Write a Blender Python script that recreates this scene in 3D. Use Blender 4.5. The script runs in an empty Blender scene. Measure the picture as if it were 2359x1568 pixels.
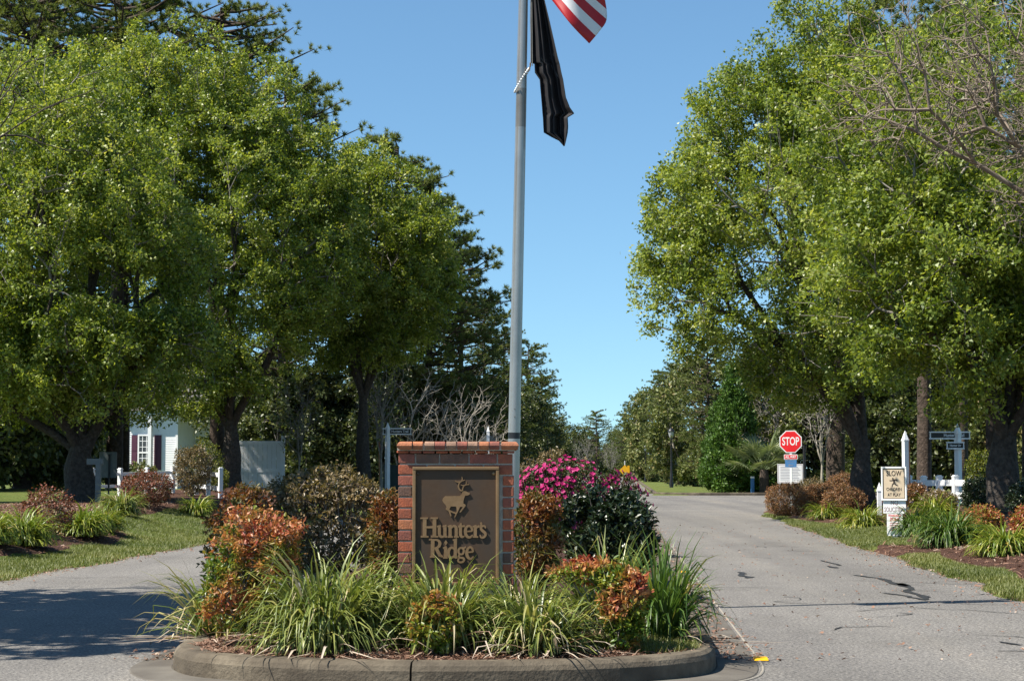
import bpy, bmesh, math, random
import numpy as np
from mathutils import Vector, Matrix

SC = bpy.context.scene
COL = SC.collection
R = math.radians
# ------------------------------------------------------------------ camera, world, sun, exposure
F_PX, CXP, CYP, HORIZ, CAM_H = 4200.0, 1179.0, 784.0, 1080.0, 1.25      # in pixels of a 2358 px wide picture
PITCH = math.atan((HORIZ - CYP) / F_PX)
cd = bpy.data.cameras.new('camera'); cam = bpy.data.objects.new('camera', cd); COL.objects.link(cam)
cam.location = (0, 0, CAM_H); cam.rotation_euler = (math.pi / 2 + PITCH, 0, 0)
cd.sensor_width = 36.0; cd.lens = 36.0 * F_PX / 2358.0
cd.clip_start = 0.1; cd.clip_end = 5000
SC.camera = cam
SUN_EL, SUN_AZ = R(54), R(70)            # azimuth: to the left of straight behind the camera
sdir = Vector((-math.sin(SUN_AZ) * math.cos(SUN_EL), -math.cos(SUN_AZ) * math.cos(SUN_EL), math.sin(SUN_EL)))
wd = bpy.data.worlds.new('World'); SC.world = wd; wd.use_nodes = True
nt = wd.node_tree; bg = nt.nodes['Background']
sky = nt.nodes.new('ShaderNodeTexSky'); sky.sky_type = 'NISHITA'; sky.sun_disc = False
sky.sun_elevation = SUN_EL; sky.sun_rotation = math.atan2(sdir.x, sdir.y)
sky.altitude = 1200; sky.air_density = 1.0; sky.dust_density = 0.0; sky.ozone_density = 5.0
# the sky is read a little above each view direction (less milky horizon) and its blue slightly greened, all round alike
tcw = nt.nodes.new('ShaderNodeTexCoord'); mpw = nt.nodes.new('ShaderNodeMapping'); mpw.inputs['Location'].default_value = (0, 0, 0.05); mpw.inputs['Scale'].default_value = (1, 1, 0.85)
nt.links.new(tcw.outputs['Generated'], mpw.inputs[0]); nt.links.new(mpw.outputs[0], sky.inputs[0])
tint = nt.nodes.new('ShaderNodeMix'); tint.data_type = 'RGBA'; tint.blend_type = 'MULTIPLY'; tint.inputs[0].default_value = 1.0; tint.inputs[7].default_value = (0.88, 1.02, 0.965, 1)
nt.links.new(sky.outputs[0], tint.inputs[6])
nt.links.new(tint.outputs[2], bg.inputs[0]); bg.inputs[1].default_value = 0.083
ld = bpy.data.lights.new('sun', 'SUN'); ld.energy = 5.0; ld.angle = R(0.53); ld.color = (1.0, 0.94, 0.83)
sun = bpy.data.objects.new('sun', ld); COL.objects.link(sun)
sun.rotation_euler = sdir.to_track_quat('Z', 'Y').to_euler()
SC.view_settings.view_transform = 'Standard'; SC.view_settings.look = 'None'
SC.view_settings.exposure = 1.0; SC.view_settings.gamma = 1.0
SC.render.engine = 'CYCLES'
SC.cycles.use_denoising = True
SC.cycles.max_bounces = 6; SC.cycles.diffuse_bounces = 3; SC.cycles.glossy_bounces = 2
SC.cycles.transmission_bounces = 4; SC.cycles.transparent_max_bounces = 8

# ------------------------------------------------------------------ helpers
CP, SP = math.cos(PITCH), math.sin(PITCH)
def W(x, y, Y):
    """world point at ground distance Y seen at picture position (x, y)"""
    r = (x - CXP) / F_PX; u = (CYP - y) / F_PX
    k = Y / (CP - SP * u)
    return np.array([r * k, Y, CAM_H + (SP + CP * u) * k])
def WX(x, Y): return (x - CXP) / F_PX * Y
def PX(Y): return F_PX / Y                  # pixels per metre
def G(x, y, z=0.0):
    """point on the level z seen at (x, y)"""
    a = W(x, y, 1.0); k = (z - CAM_H) / (a[2] - CAM_H)
    return np.array([a[0] * k, k, z])

def tag(o, label=None, cat=None, group=None, kind=None):
    if label: o['label'] = label
    if cat: o['category'] = cat
    if group: o['group'] = group
    if kind: o['kind'] = kind
    return o
def empty(name, loc=(0, 0, 0), rz=0.0):
    o = bpy.data.objects.new(name, None); COL.objects.link(o)
    o.location = loc; o.rotation_euler = (0, 0, rz); o.empty_display_size = 0.1
    return o
def link(name, me, mat=None, parent=None):
    o = bpy.data.objects.new(name, me); COL.objects.link(o)
    if mat is not None and not me.materials: me.materials.append(mat)
    if parent is not None: o.parent = parent
    return o
def npmesh(name, V, Fs, attrs=None, smooth=True):
    """V (n,3); Fs: list of int arrays (m,k)"""
    me = bpy.data.meshes.new(name)
    V = np.ascontiguousarray(V, dtype=np.float32)
    me.vertices.add(len(V)); me.vertices.foreach_set('co', V.ravel())
    if not isinstance(Fs, (list, tuple)): Fs = [Fs]
    Fs = [f for f in Fs if len(f)]
    tot = np.concatenate([np.full(len(f), f.shape[1], dtype=np.int32) for f in Fs])
    loops = np.concatenate([f.astype(np.int32).ravel() for f in Fs])
    start = np.concatenate([[0], np.cumsum(tot)[:-1]]).astype(np.int32)
    me.loops.add(len(loops)); me.loops.foreach_set('vertex_index', loops)
    me.polygons.add(len(tot)); me.polygons.foreach_set('loop_start', start)
    try: me.polygons.foreach_set('loop_total', tot)
    except Exception: pass
    me.polygons.foreach_set('use_smooth', np.full(len(tot), smooth, dtype=bool))
    if attrs:
        for k, a in attrs.items():
            at = me.attributes.new(k, 'FLOAT', 'POINT'); at.data.foreach_set('value', np.ascontiguousarray(a, dtype=np.float32))
    me.update(); me.validate()
    return me
def norm(v): return v / np.maximum(np.linalg.norm(v, axis=-1, keepdims=True), 1e-9)

def smooth01(x): x = np.clip(x, 0, 1); return x * x * (3 - 2 * x)
def vnoise(p, seed=0):
    """value noise, p (...,2 or 3) -> 0..1"""
    p = np.asarray(p, dtype=np.float64)
    if p.shape[-1] == 2: p = np.concatenate([p, np.zeros(p.shape[:-1] + (1,))], -1)
    i = np.floor(p).astype(np.int64); f = p - i; f = f * f * (3 - 2 * f)
    def h(a, b, c):
        n = (a * 374761393 + b * 668265263 + c * 2147483647 + seed * 144665) & 0x7fffffff
        n = ((n ^ (n >> 13)) * 1274126177) & 0x7fffffff
        n = n ^ (n >> 16)
        return (n & 0xffff) / 65535.0
    r = 0
    for dx in (0, 1):
        for dy in (0, 1):
            for dz in (0, 1):
                w = (f[..., 0] if dx else 1 - f[..., 0]) * (f[..., 1] if dy else 1 - f[..., 1]) * (f[..., 2] if dz else 1 - f[..., 2])
                r = r + w * h(i[..., 0] + dx, i[..., 1] + dy, i[..., 2] + dz)
    return r

# bmesh pieces
def bm_box(bm, c, s, rot=None, bev=0.0):
    r = bmesh.ops.create_cube(bm, size=1.0)
    vs = r['verts']
    for v in vs: v.co = Vector((v.co.x * s[0], v.co.y * s[1], v.co.z * s[2]))
    if bev > 0:
        es = list({e for v in vs for e in v.link_edges})
        b = bmesh.ops.bevel(bm, geom=es, offset=bev, segments=2, affect='EDGES', profile=0.6)
        vs = list({v for f in b['faces'] for v in f.verts} | {v for v in vs if v.is_valid})
    M = Matrix.Translation(Vector(c))
    if rot is not None: M = M @ rot
    bmesh.ops.transform(bm, matrix=M, verts=vs)
    return vs
def bm_cyl(bm, p0, p1, r0, r1, seg=16):
    p0, p1 = Vector(p0), Vector(p1); d = p1 - p0
    r = bmesh.ops.create_cone(bm, cap_ends=True, segments=seg, radius1=r0, radius2=r1, depth=d.length)
    M = Matrix.Translation((p0 + p1) / 2) @ d.to_track_quat('Z', 'Y').to_matrix().to_4x4()
    bmesh.ops.transform(bm, matrix=M, verts=r['verts']); return r['verts']
def bm_lathe(bm, prof, seg=20, loc=(0, 0, 0)):
    rings = []
    for (r, z) in prof:
        rings.append([bm.verts.new((loc[0] + r * math.cos(2 * math.pi * i / seg), loc[1] + r * math.sin(2 * math.pi * i / seg), loc[2] + z)) for i in range(seg)])
    for a, b in zip(rings[:-1], rings[1:]):
        for i in range(seg): bm.faces.new((a[i], a[(i + 1) % seg], b[(i + 1) % seg], b[i]))
    bm.faces.new(rings[-1]); bm.faces.new(rings[0][::-1])
def bm_prism(bm, pts, y0, y1, flip=False):
    """polygon in XZ extruded along Y"""
    a = [bm.verts.new((p[0], y0, p[1])) for p in pts]; b = [bm.verts.new((p[0], y1, p[1])) for p in pts]
    n = len(pts)
    bm.faces.new(a); bm.faces.new(b[::-1])
    for i in range(n): bm.faces.new((a[i], b[i], b[(i + 1) % n], a[(i + 1) % n]))
def stroke(bm, pts, ws, y0, y1):
    """thick polyline in XZ extruded in Y, one quad strip"""
    P = np.array(pts, float); n = len(P)
    ws = [ws] * n if not isinstance(ws, (list, tuple)) else ws
    T = np.gradient(P, axis=0) if n > 2 else np.repeat((P[1] - P[0])[None], 2, 0)
    T = norm(T); N = np.stack([-T[:, 1], T[:, 0]], 1)
    L = P + N * np.array(ws)[:, None] / 2; Q = P - N * np.array(ws)[:, None] / 2
    rows = [[bm.verts.new((a[0], y, a[1])) for a, y in ((L[i], y0), (Q[i], y0), (Q[i], y1), (L[i], y1))] for i in range(n)]
    for a, b in zip(rows[:-1], rows[1:]):
        for k in range(4): bm.faces.new((a[k], a[(k + 1) % 4], b[(k + 1) % 4], b[k]))
    bm.faces.new(rows[0]); bm.faces.new(rows[-1][::-1])
def bm_obj(name, bm, mat, parent=None, smooth=False):
    bmesh.ops.recalc_face_normals(bm, faces=bm.faces)
    me = bpy.data.meshes.new(name); bm.to_mesh(me); bm.free()
    if smooth:
        for p in me.polygons: p.use_smooth = True
        me.set_sharp_from_angle(angle=R(42))
    return link(name, me, mat, parent)
def text_obj(name, body, size, mat, parent, loc, rot=(math.pi / 2, 0, 0), bold=0.0, sx=1.0, ext=0.001, align='CENTER', spacing=1.0):
    c = bpy.data.curves.new(name, 'FONT'); c.body = body; c.size = size; c.extrude = ext; c.offset = bold
    c.align_x = align; c.align_y = 'CENTER'; c.space_character = spacing; c.resolution_u = 4
    t = bpy.data.objects.new(name, c); COL.objects.link(t); bpy.context.view_layer.update()
    me = bpy.data.meshes.new_from_object(t.evaluated_get(bpy.context.evaluated_depsgraph_get()))
    bpy.data.objects.remove(t); bpy.data.curves.remove(c); me.name = name; me.materials.clear()
    o = link(name, me, mat, parent); o.location = loc; o.rotation_euler = rot; o.scale = (sx, 1, 1)
    return o

# ------------------------------------------------------------------ materials
def new_mat(name):
    m = bpy.data.materials.new(name); m.use_nodes = True
    return m, m.node_tree, m.node_tree.nodes['Principled BSDF']
def noise_node(nt, scale, detail=4, rough=0.6, coord='Object', dist=0.0):
    tc = nt.nodes.new('ShaderNodeTexCoord'); n = nt.nodes.new('ShaderNodeTexNoise')
    n.inputs['Scale'].default_value = scale; n.inputs['Detail'].default_value = detail
    n.inputs['Roughness'].default_value = rough; n.inputs['Distortion'].default_value = dist
    nt.links.new(tc.outputs[coord], n.inputs['Vector']); return n
def ramp_node(nt, stops):
    r = nt.nodes.new('ShaderNodeValToRGB'); e = r.color_ramp.elements
    while len(e) < len(stops): e.new(0.5)
    for i, (p, c) in enumerate(stops): e[i].position = p; e[i].color = (c[0], c[1], c[2], 1)
    return r
def mixc(nt, a, b, fac, mode='MIX'):
    n = nt.nodes.new('ShaderNodeMix'); n.data_type = 'RGBA'; n.blend_type = mode
    def put(s, v):
        if hasattr(v, 'is_output'): nt.links.new(v, s)
        elif isinstance(v, (int, float)): s.default_value = v
        else: s.default_value = (v[0], v[1], v[2], 1)
    put(n.inputs[0], fac); put(n.inputs[6], a); put(n.inputs[7], b)
    return n.outputs[2]
def rough_mat(name, c1, c2, scale=8, rough=0.7, bump=0.2, bscale=None, metal=0.0, spec=0.4, bdist=0.01, big=None, coat=0.0):
    m, nt, p = new_mat(name)
    n = noise_node(nt, scale); r = ramp_node(nt, [(0.3, c1), (0.7, c2)]); nt.links.new(n.outputs[0], r.inputs[0])
    out = r.outputs[0]
    if big:
        n2 = noise_node(nt, big[0], 3); r2 = ramp_node(nt, [(0.35, (0, 0, 0)), (0.65, (1, 1, 1))]); nt.links.new(n2.outputs[0], r2.inputs[0])
        out = mixc(nt, out, big[1], r2.outputs[0])
    nt.links.new(out, p.inputs['Base Color'])
    p.inputs['Roughness'].default_value = rough; p.inputs['Metallic'].default_value = metal
    p.inputs['Specular IOR Level'].default_value = spec; p.inputs['Coat Weight'].default_value = coat
    if bump:
        b = nt.nodes.new('ShaderNodeBump'); b.inputs['Strength'].default_value = bump; b.inputs['Distance'].default_value = bdist
        n3 = noise_node(nt, bscale or scale * 4, 5); nt.links.new(n3.outputs[0], b.inputs['Height']); nt.links.new(b.outputs[0], p.inputs['Normal'])
    return m
def leaf_mat(name, stops, trans=0.3, rough=0.4, spec=0.45, tint=(1.3, 1.35, 0.6)):
    m, nt, p = new_mat(name)
    at = nt.nodes.new('ShaderNodeAttribute'); at.attribute_name = 'rnd'
    r = ramp_node(nt, stops); nt.links.new(at.outputs['Fac'], r.inputs[0])
    nt.links.new(r.outputs[0], p.inputs['Base Color'])
    p.inputs['Roughness'].default_value = rough; p.inputs['Specular IOR Level'].default_value = spec
    if trans > 0:
        t = nt.nodes.new('ShaderNodeBsdfTranslucent'); mx = nt.nodes.new('ShaderNodeMixShader')
        c = mixc(nt, r.outputs[0], tint, 1.0, 'MULTIPLY'); nt.links.new(c, t.inputs[0])
        mx.inputs[0].default_value = trans
        nt.links.new(p.outputs[0], mx.inputs[1]); nt.links.new(t.outputs[0], mx.inputs[2])
        nt.links.new(mx.outputs[0], nt.nodes['Material Output'].inputs['Surface'])
    return m
M = {}
M['white'] = rough_mat('white_vinyl', (0.74, 0.75, 0.76), (0.82, 0.82, 0.82), 5, 0.45, 0.05)
M['plain_white'] = rough_mat('white_sign_paint', (0.70, 0.70, 0.72), (0.78, 0.78, 0.78), 6, 0.4, 0)
M['black'] = rough_mat('black_paint', (0.012, 0.012, 0.014), (0.02, 0.02, 0.022), 6, 0.4, 0)
M['bark'] = rough_mat('dark_bark', (0.032, 0.026, 0.022), (0.085, 0.072, 0.062), 14, 0.9, 0.9, 22, bdist=0.04, spec=0.2)
M['twig'] = rough_mat('grey_twig_bark', (0.13, 0.115, 0.098), (0.29, 0.265, 0.235), 6, 0.8, 0.2, spec=0.2)
M['pine_bark'] = rough_mat('pine_bark', (0.035, 0.026, 0.02), (0.10, 0.075, 0.06), 9, 0.9, 0.9, 16, bdist=0.05, spec=0.2)
M['pale_bark'] = rough_mat('pale_bark', (0.22, 0.195, 0.16), (0.36, 0.325, 0.275), 7, 0.8, 0.2, spec=0.2)
M['tan_bark'] = rough_mat('tan_bark', (0.15, 0.115, 0.088), (0.27, 0.22, 0.175), 5, 0.8, 0.2, spec=0.2)
PEAR = [(0, (0.050, 0.088, 0.011)), (0.4, (0.155, 0.215, 0.030)), (0.75, (0.275, 0.335, 0.058)), (1, (0.42, 0.45, 0.15))]
M['pear'] = leaf_mat('pear_leaf', PEAR, 0.45, 0.42, 0.45, (1.4, 1.3, 0.55))
M['needle'] = leaf_mat('pine_needle', [(0, (0.052, 0.074, 0.022)), (0.6, (0.14, 0.17, 0.048)), (1, (0.24, 0.24, 0.08))], 0.4, 0.5, 0.3)
M['needle_light'] = leaf_mat('light_pine_needle', [(0, (0.055, 0.082, 0.02)), (0.6, (0.13, 0.16, 0.042)), (1, (0.22, 0.22, 0.075))], 0.2, 0.5, 0.3)
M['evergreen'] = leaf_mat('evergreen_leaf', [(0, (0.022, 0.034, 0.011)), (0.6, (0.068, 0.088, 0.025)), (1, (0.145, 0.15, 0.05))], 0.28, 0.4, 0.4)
M['olive'] = leaf_mat('olive_leaf', [(0, (0.055, 0.072, 0.02)), (0.5, (0.125, 0.15, 0.042)), (0.85, (0.195, 0.20, 0.068)), (1, (0.27, 0.20, 0.09))], 0.2, 0.5, 0.3)
M['cypress'] = leaf_mat('cypress_leaf', [(0, (0.03, 0.065, 0.010)), (0.6, (0.065, 0.135, 0.020)), (1, (0.12, 0.20, 0.035))], 0.2, 0.5, 0.3)
M['nandina'] = leaf_mat('nandina_leaf', [(0, (0.06, 0.12, 0.012)), (0.25, (0.20, 0.24, 0.03)), (0.42, (0.36, 0.19, 0.055)), (0.68, (0.46, 0.19, 0.085)), (0.85, (0.30, 0.05, 0.035)), (1, (0.15, 0.02, 0.02))], 0.3, 0.4, 0.4, (1.3, 1.1, 0.7))
M['nandina_dull'] = leaf_mat('dull_nandina_leaf', [(0, (0.045, 0.07, 0.012)), (0.4, (0.12, 0.10, 0.022)), (0.7, (0.22, 0.09, 0.025)), (1, (0.14, 0.035, 0.018))], 0.25, 0.45, 0.35, (1.3, 1.1, 0.7))
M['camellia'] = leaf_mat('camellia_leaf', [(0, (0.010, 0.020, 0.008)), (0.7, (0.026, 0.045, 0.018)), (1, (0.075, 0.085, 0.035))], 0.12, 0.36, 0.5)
M['brown_leaf'] = leaf_mat('brownish_shrub_leaf', [(0, (0.05, 0.05, 0.018)), (0.4, (0.15, 0.112, 0.05)), (0.8, (0.26, 0.18, 0.09)), (1, (0.34, 0.27, 0.15))], 0.25, 0.4, 0.4)
M['bronze_leaf'] = leaf_mat('bronze_hedge_leaf', [(0, (0.09, 0.075, 0.022)), (0.4, (0.20, 0.095, 0.042)), (0.8, (0.30, 0.14, 0.065)), (1, (0.34, 0.24, 0.09))], 0.15, 0.45, 0.3)
M['red_leaf'] = leaf_mat('reddish_shrub_leaf', [(0, (0.06, 0.07, 0.018)), (0.4, (0.16, 0.06, 0.035)), (0.8, (0.24, 0.07, 0.045)), (1, (0.28, 0.16, 0.09))], 0.2, 0.45, 0.3)
M['azalea_leaf'] = leaf_mat('azalea_leaf', [(0, (0.02, 0.035, 0.01)), (0.6, (0.055, 0.075, 0.02)), (1, (0.14, 0.10, 0.04))], 0.2, 0.45, 0.3)
M['pink'] = leaf_mat('pink_petal', [(0, (0.30, 0.008, 0.09)), (0.6, (0.46, 0.022, 0.16)), (1, (0.60, 0.13, 0.30))], 0.3, 0.5, 0.2, (1.1, 0.9, 1.0))
M['petal'] = leaf_mat('pale_petal', [(0, (0.40, 0.33, 0.30)), (1, (0.62, 0.55, 0.52))], 0.2, 0.6, 0.2, (1, 1, 1))
M['yellow_leaf'] = leaf_mat('yellow_green_leaf', [(0, (0.05, 0.085, 0.012)), (0.6, (0.15, 0.17, 0.02)), (1, (0.32, 0.27, 0.03))], 0.25, 0.45, 0.3)
M['blade'] = leaf_mat('strap_leaf', [(0, (0.055, 0.09, 0.022)), (0.45, (0.155, 0.195, 0.048)), (0.72, (0.27, 0.285, 0.08)), (0.9, (0.36, 0.33, 0.13)), (1, (0.44, 0.37, 0.22))], 0.25, 0.36, 0.45)
M['blade_dark'] = leaf_mat('dark_strap_leaf', [(0, (0.03, 0.07, 0.014)), (0.55, (0.08, 0.14, 0.03)), (0.9, (0.18, 0.22, 0.05)), (1, (0.34, 0.28, 0.10))], 0.25, 0.36, 0.45)
M['blade_yellow'] = leaf_mat('variegated_strap_leaf', [(0, (0.06, 0.12, 0.016)), (0.5, (0.17, 0.215, 0.03)), (0.85, (0.33, 0.32, 0.06)), (1, (0.42, 0.30, 0.10))], 0.25, 0.36, 0.45)
M['straw'] = leaf_mat('dry_straw', [(0, (0.14, 0.07, 0.045)), (0.6, (0.26, 0.15, 0.10)), (1, (0.48, 0.40, 0.32))], 0.1, 0.6, 0.3, (1.1, 1, 0.9))
M['lawn_blade'] = leaf_mat('lawn_blade', [(0, (0.075, 0.10, 0.020)), (0.5, (0.155, 0.175, 0.042)), (0.8, (0.24, 0.235, 0.075)), (1, (0.36, 0.28, 0.15))], 0.25, 0.5, 0.3)
M['palm'] = leaf_mat('palm_frond', [(0, (0.07, 0.10, 0.045)), (0.6, (0.16, 0.20, 0.10)), (1, (0.30, 0.32, 0.19))], 0.2, 0.4, 0.4)

# ------------------------------------------------------------------ terrain
UL, UR = -6.25, 4.55
def uc(x, y): return x - 0.06 * (y - 12.0)
def xu(u, y): return u + 0.06 * (y - 12.0)
CR_Y0, CR_HW = 76.0, 11.0      # cross street
def d_road(x, y):
    """signed distance to the asphalt, positive outside"""
    x = np.asarray(x, float); y = np.asarray(y, float); u = uc(x, y)
    flare = np.clip((15 - y) / 10, 0, 1) * 2.5
    fl2 = np.clip((y - 50) / 12, 0, 1) ** 2 * 4.5          # rounded corners at the cross street
    d1 = np.maximum(np.maximum(UL - flare - u, u - UR - flare - fl2), y - 66.0)
    d2 = np.abs(y - CR_Y0 - 0.0 * x) - CR_HW
    d3 = np.maximum(np.maximum(-5.4 - u, u - 2.25), 66.0 - y)
    d = np.minimum(np.minimum(d1, d2), d3)
    return d
def ground_z(x, y):
    x = np.asarray(x, float); y = np.asarray(y, float)
    P = np.stack([x, y], -1); u = uc(x, y)
    d = d_road(x, y) + (vnoise(P * 1.3, 3) - 0.5) * 0.35 + (vnoise(P * 4.1, 5) - 0.5) * 0.12
    z = -0.06 + 0.10 * smooth01((d + 0.16) / 0.32)
    dl = np.clip(d, 0, None)
    berm = np.where(u < 0, 0.42, 0.30) * smooth01((dl - 0.5) / 2.6) * smooth01((66 - y) / 10)
    z = z + berm + smooth01((y - 40) / 25) * 0.25 * (u < -7) * smooth01((dl - 2) / 3) * smooth01((66 - y) / 6)
    z = z + (d > 0.2) * (vnoise(P * 0.6, 9) - 0.5) * 0.06
    return z
def gz(x, y): return float(ground_z(np.array([x]), np.array([y]))[0])

def gridmesh(name, xs, ys, zf):
    X, Y = np.meshgrid(xs, ys); Z = zf(X, Y)
    V = np.stack([X, Y, Z], -1).reshape(-1, 3); nx, ny = len(xs), len(ys)
    i = np.arange(nx * ny).reshape(ny, nx)
    Fq = np.stack([i[:-1, :-1], i[:-1, 1:], i[1:, 1:], i[1:, :-1]], -1).reshape(-1, 4)
    return npmesh(name, V, Fq)
xs = np.concatenate([[-900, -400, -200, -120, -80], np.arange(-60, -16, 1.5), np.arange(-16, 17, 0.26), np.arange(17.5, 60, 1.5), [80, 120, 200, 400, 900]])
ys = np.concatenate([np.arange(-40, 8, 2.0), np.arange(8, 64, 0.3), np.arange(64, 110, 0.6), np.arange(112, 200, 3.0), [220, 260, 320, 450, 700, 1200, 2500]])
def grass_mat():
    m, nt, p = new_mat('lawn_ground')
    a = noise_node(nt, 0.5, 4); ra = ramp_node(nt, [(0.35, (0.085, 0.125, 0.026)), (0.6, (0.14, 0.16, 0.042)), (0.75, (0.20, 0.175, 0.065))]); nt.links.new(a.outputs[0], ra.inputs[0])
    b = noise_node(nt, 26, 6, 0.75); rb = ramp_node(nt, [(0.3, (0.45, 0.45, 0.45)), (0.7, (1.35, 1.35, 1.3))]); nt.links.new(b.outputs[0], rb.inputs[0])
    nt.links.new(mixc(nt, ra.outputs[0], rb.outputs[0], 1.0, 'MULTIPLY'), p.inputs['Base Color'])
    p.inputs['Roughness'].default_value = 0.85; p.inputs['Specular IOR Level'].default_value = 0.15
    bp = nt.nodes.new('ShaderNodeBump'); bp.inputs['Strength'].default_value = 0.9; bp.inputs['Distance'].default_value = 0.05
    nt.links.new(b.outputs[0], bp.inputs['Height']); nt.links.new(bp.outputs[0], p.inputs['Normal'])
    return m
M['lawn'] = grass_mat()
ground = link('ground', gridmesh('ground', xs, ys, ground_z), M['lawn'])
tag(ground, 'pale green lawn and verges on both sides of the road', kind='structure')

def asphalt_mat():
    m, nt, p = new_mat('old_asphalt')
    a = noise_node(nt, 0.35, 4); ra = ramp_node(nt, [(0.3, (0.142, 0.134, 0.124)), (0.7, (0.184, 0.174, 0.162))]); nt.links.new(a.outputs[0], ra.inputs[0])
    st = noise_node(nt, 42, 3, 0.9); rs = ramp_node(nt, [(0.34, (0.22, 0.22, 0.23)), (0.5, (0.95, 0.95, 0.95)), (0.64, (1.9, 1.87, 1.82))]); nt.links.new(st.outputs[0], rs.inputs[0])
    c = mixc(nt, ra.outputs[0], rs.outputs[0], 1.0, 'MULTIPLY')
    s2 = noise_node(nt, 1.3, 5, 0.7); r2 = ramp_node(nt, [(0.52, (0, 0, 0)), (0.75, (1, 1, 1))]); nt.links.new(s2.outputs[0], r2.inputs[0])
    c = mixc(nt, c, (0.105, 0.096, 0.083), mathn(nt, r2.outputs[0], 0.4))
    tc = nt.nodes.new('ShaderNodeTexCoord'); mp = nt.nodes.new('ShaderNodeMapping'); mp.inputs['Scale'].default_value = (1.0, 0.035, 1.0); mp.inputs['Rotation'].default_value = (0, 0, R(3.4))
    ln = nt.nodes.new('ShaderNodeTexNoise'); ln.inputs['Scale'].default_value = 1.1; ln.inputs['Detail'].default_value = 5; nt.links.new(tc.outputs['Object'], mp.inputs[0]); nt.links.new(mp.outputs[0], ln.inputs['Vector'])
    rl = ramp_node(nt, [(0.3, (0.80, 0.80, 0.82)), (0.55, (1.0, 1.0, 1.0)), (0.72, (1.14, 1.11, 1.06))]); nt.links.new(ln.outputs[0], rl.inputs[0]); c = mixc(nt, c, rl.outputs[0], 1.0, 'MULTIPLY')
    sp = noise_node(nt, 9, 6, 0.8); rp = ramp_node(nt, [(0.35, (0.84, 0.84, 0.85)), (0.65, (1.12, 1.12, 1.11))]); nt.links.new(sp.outputs[0], rp.inputs[0]); c = mixc(nt, c, rp.outputs[0], 1.0, 'MULTIPLY')
    nt.links.new(c, p.inputs['Base Color']); p.inputs['Roughness'].default_value = 0.85; p.inputs['Specular IOR Level'].default_value = 0.25
    bp = nt.nodes.new('ShaderNodeBump'); bp.inputs['Strength'].default_value = 0.6; bp.inputs['Distance'].default_value = 0.006
    nt.links.new(st.outputs[0], bp.inputs['Height']); nt.links.new(bp.outputs[0], p.inputs['Normal'])
    return m
def mathn(nt, v, k):
    n = nt.nodes.new('ShaderNodeMath'); n.operation = 'MULTIPLY'; nt.links.new(v, n.inputs[0]); n.inputs[1].default_value = k
    return n.outputs[0]
M['asphalt'] = asphalt_mat()
def ribbon(name, y0, y1, ul, ur, z, n=30):
    y = np.linspace(y0, y1, n); V = []
    for yy in y: V += [(xu(ul(yy), yy), yy, z), (xu(ur(yy), yy), yy, z)]
    i = np.arange(n - 1) * 2
    return npmesh(name, np.array(V), np.stack([i, i + 1, i + 3, i + 2], 1), smooth=False)
road = link('road', ribbon('road', -30, 67, lambda y: UL - 0.6 - np.clip((15 - y) / 10, 0, 5) * 2.5, lambda y: UR + 0.6 + np.clip((15 - y) / 10, 0, 5) * 2.5 + np.clip((y - 48) / 12, 0, 1) * 5, 0.0, 80), M['asphalt'])
tag(road, 'pale grey worn asphalt entrance road around the planted island', kind='structure')
far = link('far_road', ribbon('far_road', 66, 420, lambda y: -5.7, lambda y: 2.45, -0.004), M['asphalt'])
tag(far, 'asphalt road running on between the woods', kind='structure')
cs = link('cross_street', npmesh('cross_street', np.array([(-160, CR_Y0 - CR_HW - .2, .004), (160, CR_Y0 - CR_HW - .2, .004), (160, CR_Y0 + CR_HW + .2, .004), (-160, CR_Y0 + CR_HW + .2, .004)]), np.array([[0, 1, 2, 3]]), smooth=False), M['asphalt'])
tag(cs, 'asphalt cross street beyond the stop sign', kind='structure')

M['concrete'] = rough_mat('weathered_concrete', (0.095, 0.077, 0.055), (0.175, 0.146, 0.106), 9.0, 0.9, 0.9, 45, big=(2.2, (0.062, 0.050, 0.037)), bdist=0.010, spec=0.25)
M['gutter'] = rough_mat('gutter_concrete', (0.115, 0.103, 0.087), (0.16, 0.146, 0.124), 5.0, 0.85, 0.5, 70, big=(1.6, (0.088, 0.077, 0.065)), bdist=0.005, spec=0.25)
# far kerb lines of the cross street
def sweep(path, prof, closed=False):
    """path (n,2), prof list of (offset outward (left normal), z)"""
    P = np.asarray(path, float); n = len(P)
    T = norm(np.gradient(P, axis=0)); N = np.stack([T[:, 1], -T[:, 0]], 1)
    V = []
    for o, z in prof: V.append(np.concatenate([P + N * o, np.full((n, 1), z)], 1))
    V = np.stack(V, 1); k = len(prof); V = V.reshape(-1, 3)
    i = np.arange(n * k).reshape(n, k)
    Fq = np.stack([i[:-1, :-1], i[:-1, 1:], i[1:, 1:], i[1:, :-1]], -1).reshape(-1, 4)
    caps = [i[0, ::-1][None, :], i[-1][None, :]]
    return V, [Fq] + caps
KERB = [(0.0, -0.05), (0.0, 0.10), (0.012, 0.125), (0.04, 0.14), (0.13, 0.14), (0.15, 0.13), (0.15, -0.05)]
fk = empty('far_kerb'); tag(fk, 'pale concrete kerb along the far side of the cross street', kind='structure')
yk = CR_Y0 + CR_HW
pth = [(xu(2.3, y), y) for y in np.linspace(300, yk + 1.5, 40)] + [(xu(2.3, yk) + 0.5 + 0.35 * k, yk + 0.6 - 0.14 * k) for k in range(5)] + [(x, yk) for x in np.linspace(xu(2.3, yk) + 3, 60, 20)]
V, Fs = sweep(pth, [(-o, z) for o, z in KERB]); link('kerb_segment', npmesh('kerb_segment', V, Fs, smooth=False), M['concrete'], fk)

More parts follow.
